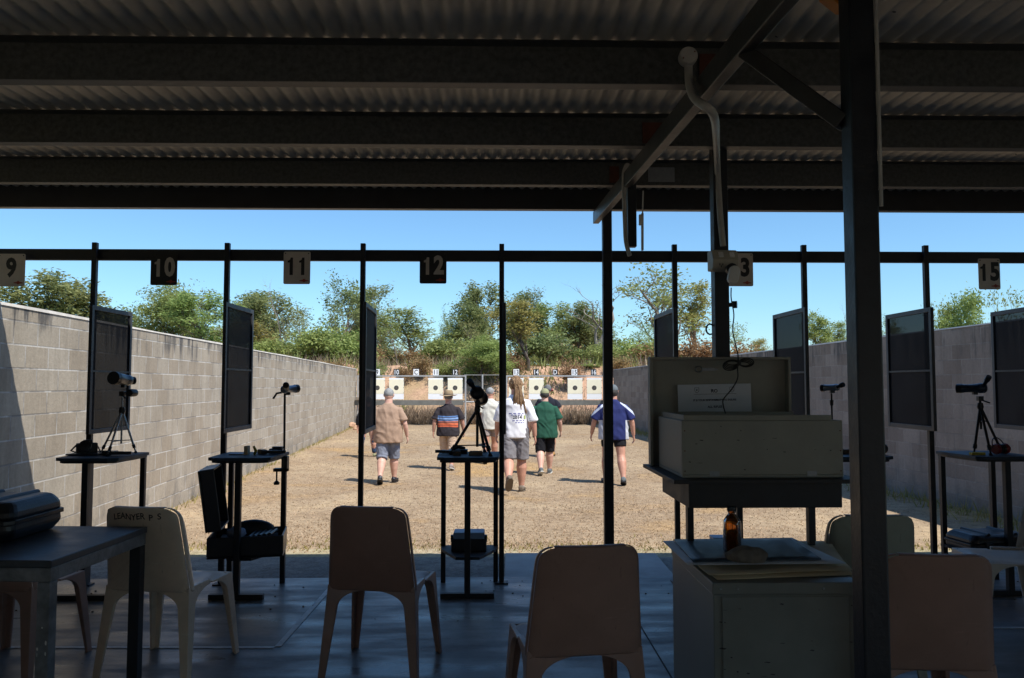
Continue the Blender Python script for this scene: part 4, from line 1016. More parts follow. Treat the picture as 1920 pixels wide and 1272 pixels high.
# ear muffs
def muffs(p, rz, mt, label):
    r = thing('ear_muffs', label, 'ear muffs', p, R(rz))
    for s in (-1, 1):
        mb = MB(); mb.lathe([(0,.026),(.25,.038),(.7,.040),(1,.034)], (s*.02,0,.042), (s*.062,0,.040), 16); cp = mb.build('ear_cup', mt, r, smooth=True)
        mb = MB(); mb.lathe([(0,.030),(1,.036)], (s*.006,0,.042), (s*.021,0,.042), 16); mb.build('cushion', 'scope_black', cp, smooth=True)
    mb = MB(); mb.tube([(.062*math.cos(t), .01+.03*math.sin(t), .05+.072*math.sin(t)) for t in [math.pi*i/12 for i in range(13)]], .004, 6); mb.build('headband', 'scope_black', r, smooth=True)
    return r
muffs((at(1876,835,5.95).x, 5.95, ZT), 20, 'red_plastic', 'red and black ear muffs on the rightmost stand')
o = MB(); o.bx(-.05,.05,-.02,.02,0,.02); o = o.build('cartridge_box', 'yellow', bevel=.002); o.location = (at(1832,838,5.9).x, 5.9, ZT+.0005); tag(o, 'tiny yellowish box under the tripod on the rightmost stand', 'box')
pistol(at(1592,845,6).x, 6.0, ZT, 60, 'dark pistol on the stand behind the big column')
muffs((at(1659,838,6.0).x-.03, 6.0, ZT), 80, 'case_black', 'black ear muffs peeping out right of the big column')

# ------------------------------------------------------------------ cases
def hard_case(label, loc, rz, L, D, H, ribs=2, mt='case_black', name='hard_case', group=None):
    r = thing(name, label, 'case', loc, R(rz), group)
    def slab(z0, z1, i0, i1): 
        mb = MB(); rings = []
        for z, ins in ((z0, i0), ((z0+z1)/2, min(i0,i1)*.4), (z1, i1)):
            l, d = L/2-ins, D/2-ins; c = .03
            rings.append([Vector(p) for p in ((-l+c,-d,z),(l-c,-d,z),(l,-d+c,z),(l,d-c,z),(l-c,d,z),(-l+c,d,z),(-l,d-c,z),(-l,-d+c,z))])
        mb.loft(rings); return mb
    slab(0, H*.48, .030, .006).build('base', mt, r, bevel=.012); li = slab(H*.50, H, .006, .034).build('lid', mt, r, bevel=.020)
    mb = MB(); l, d = L/2, D/2; c = .032
    rim = [(-l+c,-d),(l-c,-d),(l,-d+c),(l,d-c),(l-c,d),(-l+c,d),(-l,d-c),(-l,-d+c)]
    mb.loft([[Vector((x*1.015,y*1.02,z)) for x, y in rim] for z in (H*.44, H*.56)]); mb.build('rim', mt, r, bevel=.003)
    for i in range(ribs):
        x = (-.5+(i+.5)/ribs)*L*.86; mb = MB(); mb.tube([(x,-D/2+.03,H-.004),(x,D/2-.03,H-.004)], .016, 10); mb.build('ridge', mt, li, smooth=True)
    for x in (-L*.28, L*.28):
        mb = MB(); mb.box((x,-D/2-.010,H*.5), (.05,.016,.05)); mb.build('latch', mt, r, bevel=.003)
    mb = MB(); mb.tube([(-.06,-D/2-.004,H*.36),(-.055,-D/2-.032,H*.34),(.055,-D/2-.032,H*.34),(.06,-D/2-.004,H*.36)], .008, 8); mb.build('handle', mt, r, smooth=True)
    return r
hard_case('black hard case on the lower shelf of the rightmost stand', (at(1850,1000,6.0).x, 5.98, ZS), 8, .50, .34, .145, 2)
gb = thing('toolbox', 'small box with pale blue lid on the lower shelf left of the centre post', 'box', (-.32, 6.06, ZS), R(1))
mb = MB(); mb.bx(-.13,.13,-.10,.10,0,.085); mb.build('base', 'case_black', gb, bevel=.006)
mb = MB(); mb.bx(-.115,.115,-.085,.085,.086,.135); mb.build('lid', 'blue_plastic', gb, bevel=.008)
mb = MB(); mb.box((-.12,-.06,.09),(.03,.03,.05)); mb.box((.12,-.06,.09),(.03,.03,.05)); mb.build('latch', 'case_black', gb, bevel=.003)
bb = MB(); bb.bx(-.07,.07,-.06,.06,0,.07); bb.bx(-.072,.072,-.062,.062,.071,.09); o = bb.build('plastic_box', 'blue_plastic', bevel=.004); p = at(1350,1010,6.1); o.location = (p.x, 6.08, ZS+.0005); tag(o, 'pale blue box low behind the brown bottle', 'box')
bb = MB(); bb.bx(-.05,.05,-.06,.06,0,.075); bb.bx(-.052,.052,-.062,.062,.077,.10); o = bb.build('plastic_box', 'case_black', bevel=.004); p = at(1562,995,6.1); o.location = (p.x, 6.06, ZS+.0005); tag(o, 'dark box on the lower shelf left of the grey green chair', 'box')
rb = MB(); rb.ell((0,0,.07), (.13,.08,.07), 12, 8); o = rb.build('red_bag', 'red_plastic', smooth=True); o.location = (at(1712,1022,6.0).x, 6.0, .0); tag(o, 'dark red bag on the floor showing right of the grey green chair', 'bag')
# big open case on the second stand
oc = thing('open_case', 'large open black case full of gear on the lower shelf of the second stand', 'case', (-1.93, 5.93, ZS), R(12))
def tray(L, D, H, t=.014):
    mb = MB(); mb.bx(-L/2,L/2,-D/2,D/2,0,t); mb.bx(-L/2,L/2,-D/2,-D/2+t,t,H); mb.bx(-L/2,L/2,D/2-t,D/2,t,H); mb.bx(-L/2,-L/2+t,-D/2+t,D/2-t,t,H); mb.bx(L/2-t,L/2,-D/2+t,D/2-t,t,H); return mb
tray(.52,.40,.15).build('base', 'case_black', oc, bevel=.008)
ld = tray(.44,.40,.11).build('lid', 'case_black', oc, bevel=.008); ld.rotation_euler = (0, R(82), 0); ld.location = (-.30, 0, .40)
mb = MB(); mb.bx(-.20,.20,-.16,.16,.04,.11); mb.build('foam', 'dark_ply', oc)
mb = MB(); mb.ell((-.08,-.03,.15), (.07,.08,.04), 12, 8)
for v in mb.v: v += Vector((0,0,1))*noise.noise(v*30)*.02
mb.build('cloth', 'cloth_blue', oc, smooth=True)
mb = MB()
for i in range(5): mb.tube([(.02+i*.035,-.13,.13+.004*i),(.05+i*.035,.12,.135)], .014, 8)
mb.build('tools', 'scope_black', oc, smooth=True)
mb = MB(); mb.ell((.02,.12,.14), (.16,.05,.08), 14, 8); mb.build('bag', 'case_black', oc, smooth=True)
# black case on the near table
hc = hard_case('big ridged black hard case lying on the near table', (-2.50, 3.77, .8035), 0, .60, .44, .175, 3)

# ------------------------------------------------------------------ near left table
tb = thing('steel_table', 'dark topped steel table with chipped paint in the left foreground', 'table', (-1.815, 3.61, 0), R(-2.5))
TW = 1.5; D2 = .385; TZ = .05
mb = MB(); mb.bx(-TW, 0, -D2, D2, .722+TZ, .752+TZ); mb.build('table_top', 'table_top', tb, bevel=.004)
mb = MB(); mb.bx(-TW+.02, -.004, -D2+.006, -D2+.056, .666+TZ, .7215+TZ); mb.bx(-TW+.02, -.004, D2-.056, D2-.006, .666+TZ, .7215+TZ); mb.bx(-.055, -.005, -D2+.056, D2-.056, .667+TZ, .721+TZ); mb.build('apron', 'lit_worn_steel', tb, bevel=.003)
for x in (-.032, -TW+.05):
    for y in (-D2+.032, D2-.032):
        mb = MB(); mb.bx(x-.026, x+.026, y-.026, y+.026, 0, .665+TZ); lg = mb.build('leg', 'lit_worn_steel' if y < 0 else 'column_steel', tb, bevel=.003)  # near legs get the grey with light painted in, far legs stay dark
        if x > -.5 and y < 0:
            rr = random.Random(3); mb = MB()
            for i in range(9):
                z = rr.uniform(.12, .62); xx = x+rr.uniform(-.02,.022); w_ = rr.uniform(.001,.005); h_ = rr.uniform(.002,.010)
                mb.prism([(-w_,0),(-w_*.3,h_),(w_,h_*.5),(w_*.8,-h_),(-w_*.5,-h_*.8)], (xx, y-.0266, z), (1,0,0), (0,0,1), .0006)
            mb.build('paint_chip', 'white_plastic', lg)
mb = MB(); mb.bx(-TW+.08, -.06, D2-.05, D2-.014, .0, .035); mb.build('stretcher', 'column_steel', tb, bevel=.003)

# ------------------------------------------------------------------ range officer's box on its tray
SHZ = 1.083
st = thing('tray_table', 'dark tray and shelf carrying the cream box, on thin legs', 'shelf', (1.12, 3.95, 0), R(1.5))
mb = MB(); mb.bx(-.42, .42, -.40, .32, SHZ-.018, SHZ); mb.build('shelf', 'dark_ply', st, bevel=.002)
mb = MB(); mb.bx(-.335, .36, -.32, .24, SHZ-.135, SHZ-.019); mb.build('tray', 'dark_ply', st, bevel=.003)
for px_, y_ in ((1288, 3.75), (1514, 3.75), (1384, 4.12)):
    for x, y in ((px2x(px_, y_)-1.12, y_-3.95),):
        mb = MB(); mb.bx(x-.014, x+.014, y-.014, y+.014, 0, SHZ-.136); mb.build('leg', 'black_steel', st, bevel=.002)
bx_ = thing('wooden_box', 'cream painted box standing on the dark shelf in front of its lid', 'box', (1.115, 3.90, SHZ), R(1.5))
L, D, H, t = .73, .50, .268, .014
p0 = at(1276, 892, 3.62)
bx_.location = (p0.x+L/2, 3.62+D/2, SHZ+.0008)
tray(L, D, H-.012, t).build('body', 'box_cream', bx_, bevel=.003)
mb = MB(); a = .012
mb.bx(-L/2+a, L/2-a-.03, -D/2+t+.001, -D/2+t+.012, H-.05, H+.012); mb.bx(-L/2+t+.001, -L/2+t+.012, -D/2+.03, D/2-.03, H-.05, H+.012); mb.bx(-L/2+a, L/2-a-.03, D/2-t-.012, D/2-t-.001, H-.05, H+.012); mb.build('inner_lip', 'box_cream', bx_, bevel=.002)
for x_ in (-.22, .22):
    mb = MB(); mb.bx(x_-.022, x_+.022, -D/2-.0022, -D/2-.0003, .006, .03); mb.build('corner_plate', 'alu', bx_)
for x_ in (-L/2+.012, L/2-.012):
    for z_ in (.03, .12, .21): mb = MB(); mb.lathe([(0,.0035),(1,.003)], (x_,-D/2+.001,z_), (x_,-D/2-.0016,z_), 8); mb.build('nail', 'rust', bx_)
rr = random.Random(8)
mb = MB()
for i in range(16):
    x_ = rr.uniform(-L/2+.02, L/2-.02); z_ = rr.uniform(.01, H-.03); a_ = rr.uniform(.002,.014); b_ = rr.uniform(.0006,.003)
    mb.prism([(-a_,0),(-a_*.3,b_),(a_,b_*.4),(a_*.5,-b_)], (x_,-D/2-.0004,z_), (1,0,0), (0,0,1), .0005)
mb.build('scuff_marks', 'dark_ply', bx_)
ll = at(1214, 671, 4.22); lr = at(1475, 668, 4.20); LW = lr.x-ll.x; LH = ll.z-SHZ
ld = thing('box_lid', 'cream box lid standing upright behind the box, with a notice taped inside', 'lid', ((ll.x+lr.x)/2, 4.20, SHZ+.001), R(-1.0))
mb = MB(); mb.bx(-LW/2, LW/2, .0, .012, 0, LH); mb.build('panel', 'box_cream', ld, bevel=.002)
mb = MB(); k = .058
mb.bx(-LW/2, -LW/2+.014, -k, -.0005, 0, LH); mb.bx(LW/2-.014, LW/2, -k, -.0005, 0, LH); mb.bx(-LW/2+.0145, LW/2-.0145, -k, -.0005, LH-.014, LH); mb.build('rim', 'box_cream', ld, bevel=.002)
ct = MB(); zc = LH-.062; xc = -LW/2+.30
ct.tube([(xc-.035+.018*math.cos(t_), -.006, zc+.016*math.sin(t_)) for t_ in [i*math.pi/6 for i in range(13)]], .0035, 6)
ct.bx(xc-.02, xc+.045, -.007, -.001, zc-.009, zc+.007); ct.prism([(.045,.008),(.068,-.001),(.045,-.010)], (xc,-.004,zc), (1,0,0), (0,0,1), .004); ct.build('catch', 'alu', ld)
nt = thing('notice', 'taped white notice headed RO inside the box lid', 'notice', (0,0,0)); nt.parent = None
a0 = at(1271, 722, 4.185); a1 = at(1408, 766, 4.185)
nt.location = (a0.x, 4.180, a1.z); NW = a1.x-a0.x; NH = a0.z-a1.z; nt.rotation_euler = (0, R(-1.2), R(-1.0))
mb = MB(); mb.bx(0, NW, 0, .0015, -.09, NH); mb.build('sheet', 'paper', nt)
def nt_text(s, x, z, size, cond=1.0, b=.0003): text('printed_line', s, size, 'print', nt, Matrix.Translation((x, -.0012, z)) @ UP, b, cond, .0002)
nt_text('RO', NW*.5, NH-.036, .024, 1, .0006)
mb = MB(); mb.bx(NW*.22, NW*.80, -.001, -.0002, NH-.052, NH-.0505); mb.build('underline', 'print', nt)
nt_text('IT IS YOUR RESPONSIBILITY TO ENSURE', NW*.5, NH-.083, .0135, .93, .0004)
nt_text('ALL RIFLES', NW*.5, NH-.118, .016, 1, .0004)
for xx in (.26, .74):
    mb = MB(); cx_, cz = NW*xx, NH-.030
    out = [(-.011,.013),(.011,.013),(.011,-.002),(.006,-.010),(0,-.014),(-.006,-.010),(-.011,-.002)]
    for i in range(7):
        a_, b_ = out[i], out[(i+1)%7]; mb.tube([(cx_+a_[0], -.0008, cz+a_[1]), (cx_+b_[0], -.0008, cz+b_[1])], .0009, 4)
    mb.prism([(-.005,.004),(.005,.004),(0,-.006)], (cx_,-.001,cz), (1,0,0), (0,0,1), .0004); mb.build('crest', 'print', nt)

# ------------------------------------------------------------------ metal cabinet and what lies on it
cb = thing('metal_cabinet', 'grey green metal cabinet in the foreground, covered with folders', 'cabinet', (1.045, 3.47, 0), R(1.0))
CW, CD, CH = .565, .72, .745
mb = MB(); mb.bx(-CW/2, CW/2, -CD/2, CD/2, .02, CH-.045); mb.build('carcass', 'cabinet', cb, bevel=.004)
mb = MB(); mb.bx(-CW/2-.004, CW/2+.004, -CD/2-.004, CD/2+.004, CH-.0445, CH); mb.build('lid', 'cabinet', cb, bevel=.004)
mb = MB(); mb.bx(-CW/2+.032, CW/2-.045, -CD/2-.006, -CD/2-.0005, .05, CH-.052); mb.build('panel', 'cabinet', cb, bevel=.002)
mb = MB()
for x in (-.19, .14, -.255): mb.lathe([(0,.005),(1,.0035)], (x,-CD/2-.004,CH-.022), (x,-CD/2-.008,CH-.022), 8)
mb.build('screw', 'silver', cb)
rr = random.Random(12); mb = MB()
for i in range(26):
    x_ = rr.uniform(-CW/2+.01, CW/2-.03); z_ = rr.uniform(.2, CH-.06); a_ = rr.uniform(.002,.016); b_ = rr.uniform(.0008,.004)
    mb.prism([(-a_,0),(-a_*.3,b_),(a_,b_*.4),(a_*.5,-b_)], (x_,-CD/2-.0062,z_), (1,0,0), (0,0,1), .0006)
mb.build('scuff_marks', 'dark_ply', cb)
def folder(pts, z, mt, label, cat='folder', name='folder', thick=.003, warp=.006, seed=0):
    # four corners in the plane of the cabinet top
    mb = MB(); n = 8; P = [Vector((x, y, 0)) for x, y in pts]; g = []
    for j in range(n+1):
        for i in range(n+1):
            q = P[0].lerp(P[1], i/n).lerp(P[3].lerp(P[2], i/n), j/n); edge = max(abs(i/n-.5), abs(j/n-.5))*2
            g.append((q.x, q.y, z + warp*(.5+.5*noise.noise(Vector((q.x*4+seed, q.y*4, seed))))*edge**2))
    mb.add(g, [(j*(n+1)+i, j*(n+1)+i+1, (j+1)*(n+1)+i+1, (j+1)*(n+1)+i) for j in range(n) for i in range(n)])
    o = mb.build(name, mt, smooth=True); md = o.modifiers.new('s', 'SOLIDIFY'); md.thickness = thick; md.offset = 1
    return tag(o, label, cat)
def q4(c, z): return [(on(px, pyy, z).x, on(px, pyy, z).y) for px, pyy in c]
Z = CH
folder(q4([(1345,1089),(1600,1079),(1560,1022),(1262,1020)], Z+.002), Z+.0015, 'manila', 'lowest tan folder, sticking out over the cabinet front', warp=.004, seed=1)
folder(q4([(1330,1082),(1598,1071),(1545,1018),(1255,1016)], Z+.01), Z+.008, 'manila', 'middle tan folder on the cabinet', warp=.012, seed=2)
folder(q4([(1290,1063),(1586,1060),(1485,1012),(1243,1018)], Z+.02), Z+.024, 'paper', 'top pale folder lying under the dark blue board', warp=.004, seed=3)
o = folder(q4([(1300,1054),(1540,1049),(1480,1010),(1263,1013)], Z+.035), Z+.032, 'board_blue', 'dark blue grey board on top of the folders', 'board', 'board', .006, .002, 4)
o = text('stamp', '(    )', .03, 'print', None, Matrix.Translation((on(1562,1056,Z+.028).x, on(1562,1056,Z+.028).y, Z+.0298)), .0005, 1, .0002); bpy.data.objects.remove(o)
bt = thing('glass_bottle', 'brown glass bottle standing on the dark blue board', 'bottle', (0,0,0))
p = on(1373, 1033, Z+.04); bt.location = (p.x, p.y, Z+.0405); s = 1500/p.y; br_ = 16.5/s
hh = at(1373, 950, p.y).z - (Z+.04)
mb = MB(); prof = [(0,br_*.9),(.02,br_),(.60,br_),(.68,br_*.95),(.78,br_*.62),(.83,br_*.42),(.86,br_*.42),(.87,br_*.5),(.90,br_*.5)]
mb.lathe(prof, (0,0,0), (0,0,hh), 28)
mb.build('glass', 'amber', bt, smooth=True)
mb = MB(); mb.lathe([(0,br_*.86),(.02,br_*.93),(1,br_*.93)], (0,0,.004), (0,0,hh*.42), 24); mb.build('liquid', 'amber', bt, smooth=True)
mb = MB(); mb.lathe([(0,br_*.52),(.9,br_*.52),(1,br_*.46)], (0,0,hh*.905), (0,0,hh), 20); mb.build('cap', 'scope_black', bt, smooth=True)
p = on(1403, 1055, Z+.04); mb = MB(); mb.ell((0,0,.028), (.088,.045,.036), 18, 12)
for v in mb.v:
    v += v.normalized()*(noise.noise(v*16)*.016 + noise.noise(v*45)*.005); v.z = max(v.z, 0)
o = mb.build('rock', 'rock'); o.location = (p.x, p.y, Z+.0405); tag(o, 'rough brown rock used as a paperweight on the dark blue board', 'rock')

# ------------------------------------------------------------------ conduits, outlets and the cable
cd = thing('conduit', 'pale conduit running from a round junction box down the hanging column', 'conduit', (0,0,0))
yb_ = 4.23
pts = [(1291,112,3.12),(1291,135,3.12),(1293,160,3.08),(1301,183,3.0),(1318,197,2.85),(1333,208,2.85),(1341,228,3.0),(1343,262,3.7),(1345,310,yb_),(1350,400,yb_),(1356,462,yb_)]
W_ = [at(*q) for q in pts]; rs_ = [.0165,.0165,.0165,.0165,.017,.0175,.0175,.0175,.0175,.0175]
cd.location = W_[-1]; c0 = W_[-1]
mb = MB()
sm_ = []
for i in range(len(W_)-1):
    for k in range(4):
        t = k/4; a = W_[max(i-1,0)]; b_ = W_[i]; c_ = W_[i+1]; d_ = W_[min(i+2,len(W_)-1)]
        sm_.append(.5*((2*b_)+(c_-a)*t+(2*a-5*b_+4*c_-d_)*t*t+(3*b_-a-3*c_+d_)*t**3))
sm_.append(W_[-1])
mb.tube([q-c0 for q in sm_], .0165, 12); mb.build('pipe', 'conduit', cd, smooth=True)
q = at(1291, 105, 3.10)-c0; mb = MB(); mb.lathe([(0,.036),(.8,.037),(1,.033)], q+Vector((0,.03,0)), q+Vector((0,-.01,0)), 24); jb = mb.build('junction_box', 'conduit', cd, smooth=True)
mb = MB()
for a in (30, 210): mb.lathe([(0,.003),(1,.003)], q+Vector((.026*math.cos(R(a)),-.010,.026*math.sin(R(a)))), q+Vector((.026*math.cos(R(a)),-.013,.026*math.sin(R(a)))), 6)
mb.build('screw', 'rust', jb)
q = at(1338, 261, yb_)-c0; mb = MB(); mb.tube([q+Vector((-.02,0,0)), q+Vector((.02,-.004,.0))], .022, 10); mb.build('saddle', 'conduit', cd)
ou = thing('power_outlet', 'cream double power outlet box on the hanging column', 'outlet', at(1356, 489, 4.20), R(6))
w2, h2 = .068, .054
mb = MB(); mb.prism([(.05,-h2*.9),(-.01,-h2),(-.03,-h2*.9),(-.045,0),(-.02,h2*.95),(.05,h2)], (-w2,0,0), (0,1,0), (0,0,1), .0001)
mb = MB(); rings = []
for x in (-w2-.002, -w2+.004, w2-.004, w2+.002):
    k = .92 if abs(x) > w2 else 1
    rings.append([Vector((x, a_*k, b_*k)) for a_, b_ in ((.05,-h2),(-.02,-h2),(-.034,-h2*.8),(-.044,-.002),(-.022,h2*.92),(-.014,h2),(.05,h2))])
mb.loft(rings); mb.build('housing', 'cream_plastic', ou, bevel=.003)
for x in (-.025, .035):
    mb = MB(); mb.box((x, -.036, .026), (.026, .008, .030), Matrix.Rotation(-.4, 3, 'X')); mb.build('switch', 'white_plastic', ou, bevel=.003)
mb = MB()
for x, z in ((-.034,-.026),(-.018,-.026),(-.026,-.037)): mb.box((x, -.0405, z), (.0035,.004,.009))
mb.build('socket_hole', 'scope_black', ou)
pg = thing('power_adaptor', 'white rounded power adaptor plugged into the outlet, black cable below', 'adaptor', at(1375, 516, 4.10))
mb = MB(); rings = []
for y, k in ((.012,.9),(.008,1),(-.014,1),(-.020,.86)):
    rr = [Vector((.028*k*(math.cos(2*math.pi*i/24))*(1), y, .0)) + Vector((0,0,.026*k*math.sin(2*math.pi*i/24) + (.022 if math.sin(2*math.pi*i/24) > 0 else -.022))) for i in range(24)]
    rings.append(rr)
mb.loft(rings); o = mb.build('shell', 'white_plastic', pg, smooth=False, bevel=.002); o.rotation_euler = (0, R(12), 0)
mb = MB(); mb.lathe([(0,.026),(1,.028)], (-.004,.05,.035), (-.004,.005,.035), 16); mb.build('plug', 'scope_black', pg, smooth=True)
cpts = [(1371,540,4.11),(1371,560,4.1),(1376,590,4.1),(1374,620,4.1),(1380,650,4.1),(1384,668,4.09),(1383,690,4.08),(1383,710,4.08),(1372,730,4.08),(1357,748,4.08),(1356,760,4.06),(1360,775,4.0)]
CP = [at(*q) for q in cpts]; cbk = thing('power_cable', 'black cable hanging from the adaptor, tied in a bow over the box lid', 'cable', CP[5])
def smooth_path(P, k=5):
    out = []
    for i in range(len(P)-1):
        a = P[max(i-1,0)]; b_ = P[i]; c_ = P[i+1]; d_ = P[min(i+2,len(P)-1)]
        for j in range(k):
            t = j/k; out.append(.5*((2*b_)+(c_-a)*t+(2*a-5*b_+4*c_-d_)*t*t+(3*b_-a-3*c_+d_)*t**3))
    return out+[P[-1]]
mb = MB(); mb.tube([q-CP[5] for q in smooth_path(CP)], .0032, 8); mb.build('cord', 'cable', cbk, smooth=True)
mb = MB(); ctr = at(1384, 681, 4.08)-CP[5]
for s, n_ in ((-1, 5), (1, 4)):
    for i in range(n_):
        L_ = (.058+.006*i); hgt = .010+.004*i; dz = -.004*i if s < 0 else .003*(i-2)
        mb.tube([ctr+Vector((s*L_*(1-math.cos(t))/2*1.0, -.004*i, dz*math.sin(t/2)+hgt*math.sin(t)*(1 if i%2 else -1))) for t in [2*math.pi*q/22 for q in range(23)]], .0030, 6)
mb.build('bundle', 'cable', cbk, smooth=True)
mb = MB(); mb.tube([ctr+Vector((0,-.02,-.014)), ctr+Vector((0,-.02,.014))], .010, 8); mb.build('tie', 'cable', cbk, smooth=True)
# conduit and pull switch near the short dropper
c2 = thing('conduit', 'thin pale bent conduit beside the short hanging steel stub', 'conduit', at(1176, 470, 4.8))
P2 = [at(*q) for q in ((1183,318,4.85),(1176,310,4.85),(1170,325,4.84),(1170,360,4.82),(1172,420,4.8),(1174,455,4.8),(1181,480,4.8))]
mb = MB(); mb.tube([q-c2.location for q in smooth_path(P2)], .0135, 10); mb.build('pipe', 'conduit', c2, smooth=True)
lt = thing('light_batten', 'slim white batten hanging right of the short steel stub', 'fitting', at(1203, 412, 4.8))
a, b_ = at(1206, 358, 4.8)-lt.location, at(1204, 425, 4.8)-lt.location
mb = MB(); mb.tube([a, b_], .0045, 6); mb.build('cord', 'white_plastic', lt, smooth=True)
mb = MB(); mb.bx(-.016, .0, -.012, .012, -.035, .030); mb.build('switch_box', 'white_plastic', lt, bevel=.003)
a, b_ = at(1202, 400, 4.8)-lt.location, at(1202, 470, 4.8)-lt.location
mb = MB(); mb.beam(a+Vector((.008,0,0)), b_+Vector((.008,0,0)), .020, .014); mb.build('batten', 'white_plastic', lt, bevel=.003)
# ------------------------------------------------------------------ people
def remeshed(mb, voxel, name, smooth_it=2, fold=0.0, fscale=9, seed=0):
    me = mb.mesh('tmp'); o = bpy.data.objects.new('tmp', me); col.objects.link(o)
    md = o.modifiers.new('r', 'REMESH'); md.mode = 'VOXEL'; md.voxel_size = voxel; md.use_smooth_shade = True
    if smooth_it: ms = o.modifiers.new('s', 'SMOOTH'); ms.factor = .5; ms.iterations = smooth_it
    dg = bpy.context.evaluated_depsgraph_get(); out = bpy.data.meshes.new_from_object(o.evaluated_get(dg)); out.name = name
    bpy.data.objects.remove(o); bpy.data.meshes.remove(me)
    if fold:
        nr = [v.normal.copy() for v in out.vertices]; off = Vector((seed*3.1, seed*1.7, seed))
        for v, n_ in zip(out.vertices, nr):
            q = Vector((v.co.x*fscale, v.co.y*fscale, (v.co.z+.5*v.co.x)*fscale*.8)) + off
            w = noise.noise(q + Vector((0, 0, 2*noise.noise(q*.6)))); r_ = 1-abs(w)*2
            v.co += n_*(fold*(r_*.7 + .6*noise.noise(q*2.3)))
    return out
def ering(c, rx, ry, n=20, ax=None, ay=None, e=1.0):
    c = Vector(c); ax = Vector(ax or (1,0,0)); ay = Vector(ay or (0,1,0)); out = []
    for j in range(n):
        t = 2*math.pi*j/n; ct, st_ = math.cos(t), math.sin(t)
        out.append(c + ax*rx*math.copysign(abs(ct)**e, ct) + ay*ry*math.copysign(abs(st_)**e, st_))
    return out
def limb(mb, P, rr, n=14): mb.tube(P, rr, n)
